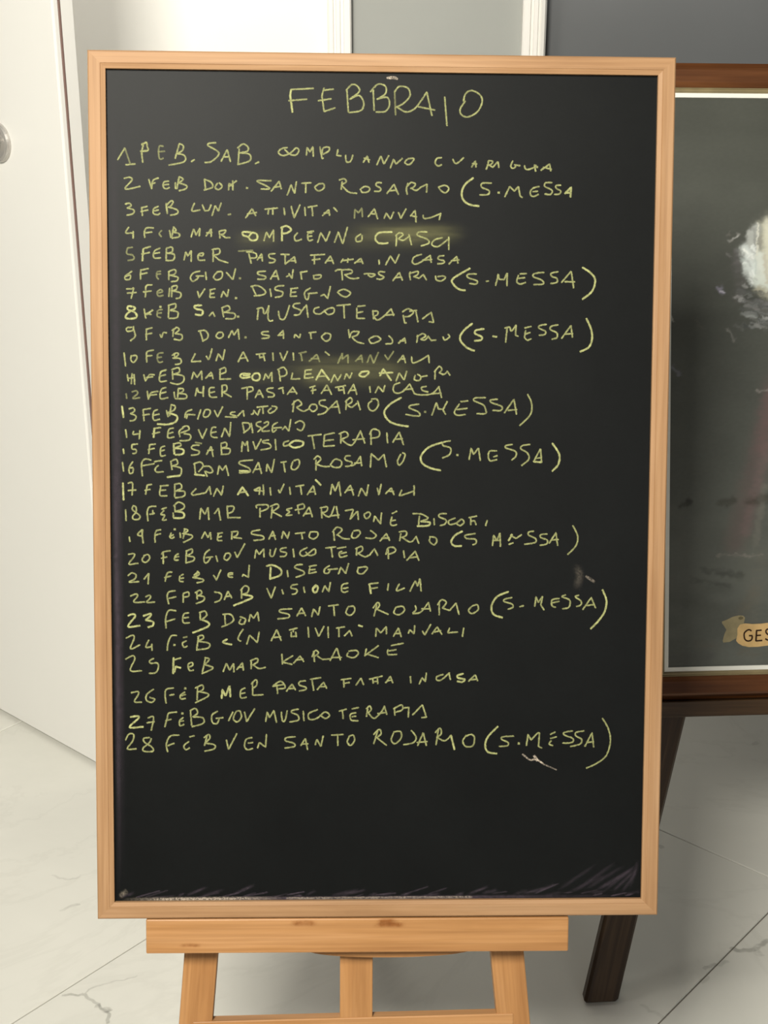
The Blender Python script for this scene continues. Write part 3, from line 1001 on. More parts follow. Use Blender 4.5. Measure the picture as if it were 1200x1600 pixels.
-1950 4849 -1939 4740;~-1959 4849 -1892 4869 -1859 4832 -1909 4765;!-1951 4740 -1843 4729
~-1851 4824 -1793 4824 -1760 4774 -1793 4757 -1834 4774;-1843 4774 -1818 4719
-1710 4741 -1693 4833 -1660 4783 -1623 4836 -1597 4730
~-1343 4892 -1468 4880 -1480 4850 -1385 4809 -1380 4767 -1485 4758;!-1485 4780 -1385 4775
-1344 4759 -1285 4868 -1252 4751;-1330 4792 -1260 4801
-1202 4776 -1194 4851 -1147 4759 -1119 4902
-1052 4868 -994 4877;-1024 4869 -1007 4768
~-927 4877 -944 4810 -902 4794 -860 4844 -868 4899 -919 4886
-685 4895 -685 4786;~-707 4903 -668 4937 -635 4903 -685 4853;~-685 4853 -610 4828 -543 4828
~-535 4845 -485 4904 -418 4879 -434 4824 -501 4820 -535 4845
~-326 4941 -376 4934 -376 4896 -309 4871 -326 4837 -376 4829
~-326 4837 -275 4854 -222 4935;-222 4935 -208 4835;-284 4863 -209 4868
-116 4821 -109 4964 -33 4897 25 4956 51 4825
~201 4957 168 4889 185 4843 227 4890 246 4957 218 4973
!~636 5084 494 5033 414 4941 428 4865 513 4815 622 4790
~720 5101 645 5084 645 5050 721 5025 713 4958 638 4921
789 4950 800 4955
918 4905 939 5026 965 4959 1015 5027 1036 4896
~1208 4997 1133 4993 1120 4935 1142 4893 1209 4906;1175 4935 1214 4947
~1371 5065 1304 5053 1304 5028 1402 4994 1411 4944 1366 4902
~1556 5066 1477 5053 1461 5020 1529 4978 1546 4911 1471 4844
1597 4886 1668 5021 1682 4878;1614 4920 1681 4928;!1597 4886 1682 4881
!~1792 5080 1866 4963 1859 4862 1796 4786
#
!-2693 4649 -2688 4471
~-2640 4646 -2594 4646 -2600 4521;-2641 4571 -2558 4576
~-2442 4627 -2459 4530;~-2442 4627 -2395 4634;-2467 4572 -2412 4583
-2309 4617 -2222 4627;~-2301 4614 -2310 4522 -2235 4517;-2301 4572 -2246 4577
-2156 4631 -2157 4505;~-2159 4634 -2101 4644 -2085 4598 -2146 4567;~-2147 4564 -2060 4564 -2060 4514 -2152 4494
-1935 4590 -1985 4539 -1969 4523 -1836 4548 -1794 4615;-1794 4615 -1781 4532
-1753 4512 -1719 4595 -1669 4524 -1652 4619
!-1503 4529 -1452 4608 -1391 4519;-1486 4549 -1408 4563
-1331 4580 -1269 4608;-1269 4608 -1278 4533;-1236 4634 -1231 4525;-1328 4575 -1227 4567
-1164 4604 -1157 4525
-1077 4580 -1061 4547 -1019 4643
-960 4609 -952 4534
-897 4618 -810 4632;-847 4621 -835 4534
-776 4531 -713 4627 -690 4535;-751 4560 -693 4565
!-690 4689 -634 4632
-534 4535 -517 4644 -484 4569 -446 4669 -425 4518
-383 4552 -325 4633 -291 4527;-367 4577 -295 4586
-241 4519 -211 4603 -157 4519 -137 4637
-43 4604 -26 4528 -3 4646
44 4545 103 4604 132 4533;69 4570 131 4570
212 4584 187 4520 338 4571
343 4630 343 4529
#
-2668 4370 -2664 4253
~-2585 4412 -2601 4379 -2569 4345 -2519 4304 -2536 4270 -2586 4270 -2594 4303 -2560 4345 -2560 4396 -2585 4412
~-2352 4405 -2419 4399 -2444 4346 -2436 4253;-2386 4363 -2386 4321;-2419 4321 -2369 4332
-2294 4376 -2241 4393;~-2269 4363 -2303 4321 -2261 4313 -2287 4262 -2245 4266
~-2158 4413 -2153 4346;~-2169 4410 -2119 4450 -2061 4422 -2070 4380 -2145 4355;!~-2153 4355 -2070 4338 -2070 4288 -2170 4283;-2175 4338 -2170 4283
-1899 4271 -1886 4389 -1845 4322 -1811 4397 -1804 4267
-1745 4330 -1703 4389 -1682 4263
-1612 4398 -1604 4280;~-1615 4406 -1545 4406 -1553 4356 -1603 4331;-1604 4289 -1475 4289
-1270 4390 -1270 4295;~-1303 4390 -1303 4419 -1194 4424 -1194 4382 -1270 4352
-1141 4399 -1153 4285;~-1161 4407 -1094 4433 -1077 4399 -1144 4352;-1136 4349 -1044 4302
~-935 4391 -994 4374 -960 4352 -997 4315 -935 4319
-877 4417 -863 4332;-902 4369 -877 4380;~-880 4416 -818 4433 -810 4391 -868 4375
-818 4307 -756 4400 -723 4299;-801 4333 -729 4336
-629 4400 -622 4286;~-642 4392 -567 4404 -575 4358 -626 4341;~-622 4341 -542 4300 -492 4409
-472 4409 -450 4286;-542 4308 -441 4320
~-378 4364 -299 4376 -307 4334 -327 4275;-327 4275 -257 4354;-249 4359 -240 4270
~-181 4326 -131 4351 -114 4317 -156 4280 -181 4317
-80 4250 -69 4309 -8 4225 3 4343
~113 4301 96 4233 122 4208 164 4220;110 4259 150 4267;113 4335 163 4360
~331 4335 415 4332 466 4310;402 4310 391 4209;~466 4310 491 4285 416 4254;!~416 4254 509 4243 492 4209 379 4204
554 4285 559 4217
~685 4336 617 4332 609 4302 682 4268 669 4226 618 4209
~778 4289 711 4260 720 4221 787 4235 845 4277 871 4243 829 4210 787 4235
921 4294 1005 4311;942 4286 942 4218;~942 4252 981 4261 998 4218
1116 4266 1099 4210
#
-2633 4085 -2626 4035
~-2504 4153 -2546 4111 -2504 4097 -2492 4161;-2504 4161 -2488 4018
~-2304 4161 -2354 4145 -2366 4086 -2364 4027;-2366 4102 -2305 4119
~-2196 4128 -2210 4086 -2188 4069 -2167 4086;-2205 4094 -2171 4108;-2163 4162 -2154 4165
~-2105 4128 -2100 4078;-2054 4170 -2072 4069;~-2063 4170 -2021 4154 -2071 4120;~-2080 4120 -1983 4103 -1988 4070 -2072 4027
-1880 4070 -1846 4137 -1813 4078 -1788 4137 -1783 4061
-1713 4120 -1659 4132;~-1704 4120 -1713 4053 -1666 4048;-1710 4082 -1671 4092
-1563 4129 -1566 4062;~-1571 4138 -1504 4143 -1513 4104 -1549 4087;-1549 4082 -1462 4070
~-1270 4160 -1345 4146 -1354 4116 -1245 4096 -1237 4062 -1337 4049
-1178 4062 -1136 4147 -1108 4059;-1161 4096 -1111 4100
-1044 4071 -1027 4147 -981 4071 -964 4139
-902 4122 -801 4134;-835 4122 -826 4066
~-743 4139 -756 4088 -709 4067 -667 4097 -672 4139 -746 4139
-500 4148 -491 4050;~-511 4139 -466 4190 -411 4165 -466 4106;~-458 4111 -399 4072 -331 4067
~-298 4140 -310 4089 -269 4077 -222 4123 -236 4157 -290 4152
~-113 4157 -54 4107 -88 4073 -163 4078
-12 4044 55 4124 89 4051;5 4073 84 4078
206 4124 195 4048;~189 4141 257 4149 265 4107 215 4082;~223 4082 291 4039 325 4040
~325 4040 367 4090;367 4095 397 4018
~518 4091 510 4045 553 4006 586 4040 569 4082 510 4091
!~855 4150 780 4108 738 4040 772 3995 848 3995
~991 4125 889 4108 898 4074 991 4066 1000 4024 966 4007
1175 3998 1185 4109 1220 4049 1252 4134 1259 3990;1177 4053 1253 4053
!1343 4050 1380 4118;1363 4109 1422 4075 1481 4114;1347 4012 1394 4029
~1608 4152 1557 4143 1557 4109 1626 4076 1626 4033 1513 4013
~1752 4122 1684 4115 1685 4084 1753 4059 1745 4016 1678 4003
1774 4025 1845 4135 1864 4000;1795 4059 1872 4064
~2022 4212 2075 4102 2059 4000 1973 3906
#
~-2644 3900 -2589 3909 -2581 3883 -2640 3799 -2545 3808
~-2481 3879 -2502 3841 -2465 3816 -2423 3858 -2440 3900 -2485 3884
-2281 3918 -2282 3800;~-2298 3901 -2281 3926 -2206 3940;-2302 3859 -2240 3875
~-2123 3909 -2156 3884 -2162 3842 -2123 3842;-2156 3872 -2118 3879
-2039 3935 -2045 3817;~-2044 3935 -1981 3957 -1981 3918 -2031 3889;~-2028 3884 -1961 3872 -1968 3834 -2048 3812
~-1797 3952 -1844 3910 -1856 3834 -1828 3812 -1789 3863;-1834 3868 -1761 3876
-1731 3885 -1714 3825
~-1630 3910 -1647 3859 -1614 3842 -1580 3885 -1593 3913 -1630 3910
-1533 3927 -1510 3868 -1429 4015
-1326 3863 -1312 3953 -1279 3902 -1232 3961 -1229 3873
~-1162 3953 -1165 3894 -1132 3885 -1103 3970
~-994 3975 -1053 3961 -1053 3936 -994 3919 -1008 3885 -1061 3880
-924 3962 -914 3874
~-776 3975 -847 3936 -843 3894 -793 3891 -701 3962 -692 3911 -751 3891 -793 3928
-583 3971 -474 3983;-524 3971 -511 3874
-461 3966 -370 3983;~-410 3937 -440 3920 -427 3874 -356 3891;-423 3912 -365 3925
~-256 3971 -259 3895;~-269 3963 -205 3988 -197 3946 -247 3912;~-238 3912 -171 3878 -129 3895
-121 3895 -70 3963 -36 3892
73 3963 78 3858;~51 3904 73 3971 131 3977 152 3938 81 3904
236 3943 247 3870
271 3841 359 3938 399 3841;309 3870 385 3879
#
~-2650 3676 -2608 3706 -2566 3681 -2584 3639 -2642 3609 -2534 3614
-2484 3639 -2433 3703 -2442 3588
~-2191 3715 -2241 3703 -2263 3614;-2270 3656 -2200 3673
~-2108 3673 -2113 3622 -2075 3614;-2100 3648 -2069 3653;-2096 3682 -2074 3690
~-1924 3715 -1962 3682;-1924 3724 -1941 3656;~-1924 3724 -1907 3690 -1974 3656;~-1966 3656 -1869 3639 -1874 3614 -1933 3602
-1757 3682 -1728 3631 -1681 3738
~-1556 3707 -1601 3699 -1598 3665 -1556 3660;-1594 3687 -1556 3690
-1455 3670 -1447 3691 -1393 3660 -1383 3789
!~-1204 3779 -1137 3789 -1053 3742 -1061 3682 -1170 3643;!-1159 3767 -1165 3654
-986 3733 -977 3666
~-826 3796 -890 3789 -902 3759 -818 3725 -813 3691 -894 3660
-756 3776 -679 3789;-746 3776 -759 3700 -679 3717;-751 3739 -692 3745
~-541 3784 -591 3751 -594 3708 -554 3705 -537 3742;-558 3742 -457 3751
-448 3695 -423 3768 -372 3700 -342 3807
~-238 3768 -246 3712 -196 3700 -145 3751 -162 3773 -238 3763
#
~-2627 3461 -2568 3483 -2552 3461 -2594 3402 -2544 3394 -2477 3399
~-2468 3453 -2427 3470 -2418 3445 -2456 3394 -2372 3399
~-2159 3517 -2226 3504 -2243 3453 -2227 3377;-2226 3436 -2151 3453
-2076 3479 -2076 3394;~-2076 3487 -2025 3504 -2017 3462 -2067 3450
-1933 3504 -1930 3428;~-1950 3496 -1900 3524 -1883 3487 -1930 3462;~-1925 3467 -1858 3453 -1867 3411 -1942 3382
~-1749 3504 -1699 3496 -1674 3470 -1691 3419 -1746 3394
-1646 3423 -1607 3513 -1568 3440;-1632 3457 -1573 3462
~-1464 3530 -1465 3436;~-1473 3521 -1431 3569 -1389 3547 -1406 3496 -1464 3479;!~-1456 3479 -1364 3462 -1367 3436 -1549 3360
-1199 3542 -1154 3440 -1112 3559
-1041 3530 -1028 3484
~-877 3586 -936 3576 -944 3547 -885 3530 -894 3491 -936 3479
-813 3559 -801 3496
!~-683 3581 -717 3538 -700 3496 -667 3522 -672 3572 -709 3547
-616 3505 -591 3572 -549 3508 -532 3606
~-347 3598 -406 3581 -414 3522 -389 3501 -347 3513;-397 3542 -347 3552
!-123 3590 -105 3488;-123 3590 -27 3603;-122 3539 -35 3552
80 3593 70 3522
~193 3590 165 3518 249 3547
306 3513 361 3624 387 3565 412 3650 425 3513
#
!~-2654 3253 -2604 3270 -2579 3246 -2655 3139 -2530 3148
!~-2495 3250 -2420 3275 -2420 3250 -2471 3207;!~-2471 3207 -2396 3190 -2396 3148 -2446 3131
~-2152 3304 -2227 3309 -2261 3224 -2257 3122;~-2257 3190 -2161 3219
~-2018 3284 -2072 3267 -2078 3182 -2011 3178;-2072 3229 -2022 3236
~-1901 3292 -1898 3207;~-1909 3284 -1851 3301 -1831 3258 -1888 3207;!~-1876 3207 -1818 3182 -1818 3139 -1978 3071
-1641 3258 -1637 3165;~-1663 3267 -1583 3267 -1549 3216 -1583 3173 -1675 3134
~-1474 3216 -1491 3173 -1449 3164 -1428 3199;~-1482 3241 -1423 3216 -1440 3164
-1390 3190 -1373 3267 -1339 3224 -1297 3292 -1284 3198
~-936 3326 -1053 3318 -1062 3292 -969 3266 -978 3232 -1087 3219
-885 3249 -835 3335 -793 3253;-868 3275 -801 3283
-729 3241 -708 3326 -658 3258 -641 3348
-553 3355 -447 3369;-498 3355 -489 3253
~-346 3343 -368 3283 -321 3258 -278 3300 -287 3352 -346 3348
-42 3369 -71 3249;~-81 3335 -34 3394 -14 3360 -51 3317;-51 3326 81 3266
~160 3343 139 3283 195 3263 250 3309 228 3352 160 3343
~363 3360 372 3317 338 3280;~339 3275 423 3292 503 3394
503 3394 525 3300;431 3326 516 3326
617 3394 618 3258;~600 3369 642 3423 693 3394 651 3335;651 3335 728 3309 795 3386
795 3386 827 3266
~965 3355 928 3309 966 3275 1030 3317 1019 3369 965 3355
!~1350 3509 1227 3454 1172 3352 1195 3266 1289 3232
~1388 3446 1312 3429 1307 3403 1389 3377 1398 3343 1347 3321
1471 3348 1512 3360
1631 3352 1643 3454 1669 3394 1714 3463 1695 3369 1730 3314
~1890 3437 1814 3420 1814 3360 1852 3343;1817 3389 1890 3406
~1957 3475 1919 3454 2001 3420 1994 3343 1926 3326
~2099 3471 2060 3454 2120 3412 2121 3369 2074 3352
2142 3317 2231 3446 2279 3335;2172 3360 2266 3372
!~2348 3531 2393 3420 2378 3300 2312 3197 2231 3112
#
~-2676 3015 -2606 3046 -2593 3012 -2632 2901 -2532 2944
~-2439 2995 -2470 2918 -2406 2927;-2409 2952 -2406 2884
~-2146 3042 -2204 3037 -2238 2961 -2247 2884;-2180 2940 -2163 2944
,-2079 3020 -2037 3029;~-2045 2986 -2087 2961 -2071 2918 -2037 2930
~-1919 3029 -1937 2901;~-1928 3029 -1877 3046 -1869 3011 -1928 2986;~-1928 2981 -1811 2960 -1819 2909 -1940 2889
!~-1617 3003 -1664 2969 -1570 2946
~-1449 3110 -1486 3054 -1503 3003 -1474 2981
-1412 2951 -1382 3045 -1301 2968 -1281 3079
-1155 2985 -1096 3105 -1049 2985;-1129 3019 -1054 3028
-964 3100 -880 3122;-944 3079 -944 3024;-897 3079 -890 3024;-944 3031 -894 3036;-919 3110 -924 3079
-767 3130 -759 3024
-691 3122 -654 3031 -599 3139
-556 3133 -553 3019
-469 3121 -379 3133;-442 3121 -441 3028
-384 3036 -328 3096 -303 3036
!-236 3150 -193 3138
-53 3031 -46 3121 1 3070 60 3138 61 3058
134 3031 187 3121 218 3027;150 3061 213 3065
293 3065 306 3104 354 3058 360 3147
441 3087 467 3047 529 3160
543 3058 597 3133 649 3053;569 3078 636 3092
729 3121 710 3070 815 3078
879 3121 866 3030
#
~-2684 2791 -2608 2828 -2588 2791 -2635 2671 -2517 2668
~-2390 2799 -2433 2773 -2421 2748 -2349 2748 -2344 2688 -2375 2645 -2439 2640
!-2181 2807 -2187 2636;~-2181 2782 -2105 2804;!-2173 2654 -2160 2713 -2106 2696
~-2030 2705 -1980 2725 -1991 2756 -2030 2730 -2014 2670 -1972 2674
-1845 2807 -1879 2653;~-1853 2807 -1806 2790 -1854 2730;~-1854 2730 -1770 2704 -1787 2679 -1885 2636
-1661 2656 -1627 2747 -1593 2670 -1551 2747 -1548 2653
-1518 2678 -1458 2752 -1447 2670;-1501 2704 -1447 2707
-1366 2772 -1366 2687;~-1374 2772 -1307 2798 -1298 2763 -1349 2729;~-1346 2729 -1282 2690 -1214 2703
-1042 2844 -1037 2737;-927 2826 -1029 2763;-1029 2755 -936 2734
-919 2746 -851 2823 -813 2763;-894 2780 -818 2789
-708 2874 -699 2763;~-725 2814 -691 2882 -657 2857 -691 2823;~-666 2823 -615 2788 -539 2792
-535 2774 -463 2908 -424 2779;-519 2805 -412 2809
~-345 2856 -353 2822 -285 2805 -235 2848 -260 2882 -336 2874
-150 2899 -167 2822;-23 2933 -158 2831;-133 2839 -23 2805
~78 2890 79 2839 172 2839;90 2877 163 2890;112 2933 242 2959
#
~-2629 2432 -2561 2446 -2553 2415 -2596 2338 -2520 2332
~-2393 2469 -2464 2415 -2470 2355 -2420 2329 -2381 2360 -2436 2384
~-2183 2482 -2259 2469 -2273 2406 -2263 2320;-2226 2405 -2179 2414
~-2066 2439 -2111 2405 -2108 2366 -2058 2371;-2100 2400 -2057 2414;-2065 2474 -2057 2482
-1931 2491 -1937 2353;~-1956 2482 -1880 2513 -1875 2465 -1931 2439;~-1923 2444 -1825 2422 -1830 2388 -1957 2324
!-1679 2370 -1670 2464 -1637 2396 -1594 2507 -1586 2387
~-1431 2481 -1476 2455 -1476 2378 -1417 2382;-1471 2421 -1431 2430
~-1353 2532 -1350 2404;~-1366 2524 -1316 2570 -1307 2515 -1346 2481;-1346 2404 -1240 2409
~-1133 2506 -1062 2552 -1020 2523 -1012 2480 -1079 2472;-1096 2515 -1088 2420;-1139 2498 -1029 2518
-995 2446 -936 2523 -897 2459;-970 2472 -910 2477
~-792 2557 -851 2549 -860 2514 -792 2488 -792 2463 -860 2449
-741 2574 -632 2591;-725 2574 -707 2454
-670 2462 -603 2540 -569 2476;-648 2493 -576 2497
-417 2568 -310 2582;-389 2565 -386 2488;-394 2527 -327 2539
-259 2510 -208 2585 -179 2513
-118 2573 21 2607;-84 2578 -77 2530;-34 2585 -27 2521;-81 2547 -30 2551
55 2533 105 2602 131 2533;72 2556 126 2564
318 2602 323 2533
412 2521 442 2589 476 2546 487 2641
~666 2623 598 2598 602 2560 649 2567 734 2641;725 2641 743 2567
!~879 2632 819 2611 828 2584 896 2571 871 2542 816 2549
936 2549 1006 2618 1033 2554;956 2566 1027 2571
#
!~-2639 2172 -2564 2183 -2556 2158 -2649 2063 -2506 2068
~-2455 2161 -2396 2171 -2422 2028;-2467 2109 -2388 2123
~-2151 2225 -2236 2212 -2253 2157 -2279 2067;-2270 2131 -2211 2148
~-2084 2165 -2123 2131 -2119 2079 -2076 2091;-2118 2125 -2080 2131;-2101 2208 -2084 2211
-2008 2242 -1996 2079;~-2011 2239 -1957 2263 -1932 2216 -1983 2173;~-1983 2173 -1882 2164 -1874 2104 -1992 2067
~-1722 2233 -1781 2190 -1776 2113 -1731 2100 -1705 2147;-1739 2155 -1663 2164
-1607 2129 -1561 2224
~-1528 2224 -1556 2155 -1519 2117 -1472 2163 -1485 2232 -1528 2232
-1438 2223 -1415 2120 -1330 2261
-1215 2120 -1198 2223 -1173 2163 -1127 2240 -1100 2111
~-1049 2222 -1037 2128 -1009 2136 -987 2236
~-868 2253 -936 2239 -936 2214 -877 2188 -868 2136 -961 2115
-817 2231 -809 2127
~-665 2247 -758 2205 -750 2144 -673 2153 -589 2221 -538 2187 -580 2152 -639 2187
-436 2230 -360 2252;-402 2235 -393 2148
-300 2255 -229 2269;~-258 2212 -317 2195 -308 2134 -235 2126;-300 2169 -258 2177
~-134 2255 -147 2172;~-148 2255 -114 2286 -97 2246 -130 2212;~-122 2206 -62 2151 22 2237 39 2280
43 2285 70 2194;-28 2203 65 2216
~155 2185 150 2263;~141 2254 226 2297 235 2245 167 2219
243 2262 294 2268;303 2271 298 2164
343 2188 447 2296 491 2163;491 2163 440 2158
#
~-2692 1926 -2658 1989 -2608 1986 -2617 1917 -2676 1831 -2581 1831
~-2440 1951 -2502 1943 -2491 1899 -2415 1848 -2407 1804 -2500 1805 -2508 1839 -2440 1899 -2423 1942
~-2128 1976 -2221 1967 -2263 1881 -2250 1795;~-2247 1864 -2179 1890
~-2027 1907 -2078 1864 -2061 1820 -2019 1838;-2018 1958 -1968 1970
~-1833 1975 -1862 1863;~-1866 1949 -1816 1983 -1807 1940 -1858 1889;~-1858 1889 -1757 1871 -1761 1828 -1859 1803
-1630 1923 -1608 1819 -1520 1991
~-1359 1948 -1419 1931 -1439 1862 -1410 1818 -1351 1830;-1402 1887 -1351 1896
-1300 1835 -1283 1896 -1216 1844 -1207 1982
~-902 1955 -995 1946 -1004 1912 -919 1886 -911 1851 -1012 1834
-843 1860 -795 1937 -771 1816;-826 1877 -766 1880
-690 1868 -673 1928 -630 1850 -605 1963
-517 1971 -393 1979;-452 1971 -449 1858
~-325 1962 -350 1901 -316 1858 -274 1910 -286 1970 -333 1958
-27 2013 -69 1874;~-70 1978 -11 2033 10 1987 -36 1944;-36 1944 67 1860
~143 1995 118 1917 161 1877 225 1943 214 2009 143 2004
~330 2020 382 1951 357 1890 249 1865
399 1855 458 1994 493 1855;391 1890 502 1899
620 2028 596 1864;~586 1994 637 2045 651 1985 604 1942;~612 1941 689 1907 757 1967
!754 1967 793 1811
~919 1967 881 1906 912 1845 989 1854 1005 1940 971 1975 919 1958
!~1255 2061 1150 1949 1121 1853 1152 1784 1247 1766
~1424 1956 1313 1948 1296 1922 1365 1887 1357 1852 1271 1844
1473 1878 1490 1873
1563 1852 1578 1973 1613 1912 1681 1990 1701 1990;1701 1990 1692 1843 1731 1825
~1869 1998 1818 1973;~1884 1946 1819 1929;~1828 1903 1806 1868 1846 1851
~2055 2010 1964 1993 1973 1963 2059 1928 2051 1885 1949 1877
~2178 2010 2093 1993 2093 1954 2154 1919 2138 1867 2035 1841
2190 1841 2265 1989 2285 1832;2215 1884 2283 1893
~2374 2145 2436 2040 2464 1901 2424 1744 2322 1657 2211 1605'''
LABELS = ["large yellow chalk heading reading FEBBRAIO", "chalk line reading 1 FEB. SAB. and a birthday note", "chalk line reading 2 FEB DOM. SANTO ROSARIO (S.MESSA", "chalk line reading 3 FEB LUN. ATTIVITA' MANUALI", "chalk line reading 4 FEB MAR and a birthday note", "chalk line reading 5 FEB MER PASTA FATTA IN CASA", "chalk line reading 6 FEB GIOV. SANTO ROSARIO (S.MESSA)", "chalk line reading 7 FEB VEN. DISEGNO", "chalk line reading 8 FEB SAB. MUSICOTERAPIA", "chalk line reading 9 FEB DOM. SANTO ROSARIO (S.MESSA)", "chalk line reading 10 FEB LUN ATTIVITA' MANUALI", "chalk line reading 11 FEB MAR and a birthday note", "chalk line reading 12 FEB MER PASTA FATTA IN CASA", "chalk line reading 13 FEB GIOV SANTO ROSARIO (S.MESSA)", "chalk line reading 14 FEB VEN DISEGNO", "chalk line reading 15 FEB SAB MUSICOTERAPIA", "chalk line reading 16 FEB DOM SANTO ROSARIO (S.MESSA)", "chalk line reading 17 FEB LUN ATTIVITA' MANUALI", "chalk line reading 18 FEB MAR PREPARAZIONE BISCOTTI", "chalk line reading 19 FEB MER SANTO ROSARIO (S MESSA)", "chalk line reading 20 FEB GIOV MUSICO TERAPIA", "chalk line reading 21 FEB VEN DISEGNO", "chalk line reading 22 FEB SAB VISIONE FILM", "chalk line reading 23 FEB DOM SANTO ROSARIO (S.MESSA)", "chalk line reading 24 FEB LUN ATTIVITA' MANUALI", "chalk line reading 25 FEB MAR KARAOKE", "chalk line reading 26 FEB MER PASTA FATTA IN CASA", "chalk line reading 27 FEB GIOV MUSICO TERAPIA", "chalk line reading 28 FEB VEN SANTO ROSARIO (S.MESSA)"]
ZC = -0.0060 + 0.00035
cur = None
lines = []
for row in TEXT.splitlines():
    if not row:
        continue
    if row[0] == '#':
        cur = Ribbons()
        lines.append(cur)
        continue
    for s in row.split(';'):
        amt, half, sm = 0.49, 0.00108, False
        while s[0] in '~!,':
            if s[0] == '~':
                sm = True
            elif s[0] == '!':
                amt, half = 0.65, 0.00130
            else:
                amt, half = 0.28, 0.0011
            s = s[1:]
        n = [int(t) * 1e-4 for t in s.split()]
        P = [Vector((n[k], n[k + 1])) for k in range(0, len(n), 2)]
        if sm and len(P) > 2:
            P = catmull(P, 6)
        e0, e1 = (P[0] - P[1]).normalized(), (P[-1] - P[-2]).normalized()
        P[0] = P[0] + e0 * 0.0005
        P[-1] = P[-1] + e1 * 0.0005
        P = resample(P, 0.0009)
        dot = len(P) < 5
        if dot:
            c = (P[0] + P[-1]) / 2
            P = [c + Vector((-0.0012, 0.0002)), c, c + Vector((0.0012, 0))] if (P[0] - P[-1]).length < 0.003 else P
            half = 0.0014
        cur.add(P, half, amt, ZC, taper=not dot, jitter=0.00022)
for r, lab in zip(lines, LABELS):
    o = r.build('chalk_writing', M_chalk, board)
    o['label'] = lab

ZD = -0.0060 + 0.00015


def smear(name, mat, items, label):
    r = Ribbons()
    for pts, h, a in items:
        pts = [(min(0.2795, max(-0.2795, x)), min(0.884, max(0.0195, y))) for x, y in pts]
        r.add(resample([Vector(p) for p in pts], 0.003), h, a, ZD + random.random() * 0.00008, soft=h > 0.0022)
    o = r.build(name, mat, board, 'stuff')
    o['label'] = label
    return o


smear('chalk_smear', M_dust_y, [[[(-0.1568, 0.7157), (-0.1042, 0.7188)], 0.013, 0.09], [[(-0.0514, 0.7186), (0.0014, 0.7216), (0.0610, 0.7209)], 0.019, 0.12], [[(-0.0317, 0.7253), (0.0278, 0.7271), (0.0941, 0.7264)], 0.011, 0.15], [[(-0.0052, 0.7216), (0.0875, 0.7224)], 0.014, 0.14], [[(-0.1176, 0.5815), (-0.0512, 0.5819), (0.0021, 0.5795), (0.0555, 0.5838)], 0.02, 0.13], [[(-0.1043, 0.5882), (-0.0246, 0.5887), (0.0421, 0.5877)], 0.014, 0.1], [[(-0.0877, 0.5724), (-0.0378, 0.5753)], 0.012, 0.1], [[(-0.1507, 0.5747), (-0.1043, 0.5763)], 0.01, 0.08]], 'yellowish rubbed-out chalk behind the fourth and eleventh lines')
edge = []
rnd = random.Random(3)
for k in range(46):        # slanting violet strokes just above the lower frame
    x = -0.275 + 0.56 * k / 45 + rnd.uniform(-0.01, 0.01)
    l = rnd.uniform(0.008, 0.028)
    y = 0.0195 + rnd.uniform(0, 0.004)
    edge.append([[(x, y), (x + l, y + l * rnd.uniform(0.08, 0.45))], rnd.choice((0.0011, 0.0023, 0.0026)), rnd.uniform(0.10, 0.30)])
for k in range(9):
    x = 0.19 + 0.01 * k
    edge.append([[(x, 0.021 + rnd.uniform(0, 0.006)), (x + 0.045, 0.04 + rnd.uniform(0, 0.022))], 0.0030, rnd.uniform(0.10, 0.22)])
edge.append([[(-0.2750, -0.05), (-0.2750, 0.36), (-0.2750, 1.05)], 0.0065, 0.17])
edge.append([[(-0.2775, 0.02), (-0.277, 0.3), (-0.278, 0.55)], 0.0035, 0.22])
edge.append([[(-0.27, 0.0195), (0.0, 0.0195), (0.279, 0.0195)], 0.003, 0.45])
smear('chalk_dust', M_dust_p, edge, 'violet grey chalk dust along the left and lower edges')
pale = [[[(-0.278, 0.0195), (-0.2, 0.0190), (-0.1, 0.0188)], 0.0028, 0.8], [[(-0.278, 0.022), (-0.268, 0.030)], 0.004, 0.3],
        [[(-0.1, 0.0188), (0.1, 0.0186)], 0.0016, 0.35]]
pale += [[[(0.0032, 0.8807), (0.0110, 0.8815), (0.0150, 0.8796)], 0.0018, 0.8], [[(0.1520, 0.1761), (0.1603, 0.1691), (0.1672, 0.1704), (0.1755, 0.1648)], 0.0012, 0.75], [[(0.1644, 0.1746), (0.1686, 0.1683)], 0.002, 0.8], [[(0.1720, 0.1662), (0.1893, 0.1585)], 0.001, 0.3], [[(0.2063, 0.3812), (0.2106, 0.3676), (0.2068, 0.3526)], 0.006, 0.1], [[(0.2167, 0.3676), (0.2271, 0.3608)], 0.002, 0.25]]
smear('chalk_dust', M_dust_w, pale, 'pale chalk dust gathered on the lower edge')

# ------------------------------------------------------------------ framed picture on the dark easel
PO = (0.4215, 1.8927, 0.4889)
PX_ = Vector((0.99664, 0.08024, -0.01652)).normalized()
PZ_ = Vector((0.081459, -0.951642, 0.296207)).normalized()
PY_ = PZ_.cross(PX_).normalized()
PM = frame(PO, PX_, PY_, PZ_)
PW, PH = 0.60, 0.8274
deasel = empty('dark_easel', PM, 'dark brown wooden easel carrying the framed picture, right of the chalkboard', 'easel')
zp = -0.040


def pfloor(z):
    return (0.0 - (PO[2] + PZ_.z * z)) / PY_.z


def pleg(sgn):
    cx = PW / 2
    def g(y):
        return 0.0085 + 0.251 * (y + 0.08)
    yt = 0.80
    yb = pfloor(-0.011) + 0.001
    p, q = (g(yb), yb, -0.011), (g(yt), yt, -0.080)
    if sgn > 0:
        p, q = (2 * cx - p[0], p[1], p[2]), (2 * cx - q[0], q[1], q[2])
    o = bar('leg', p, q, 0.0510, 0.022, M_dark, deasel, 0.004, seg=1, cut=0.25 * sgn, cutz=-0.31)
    return o


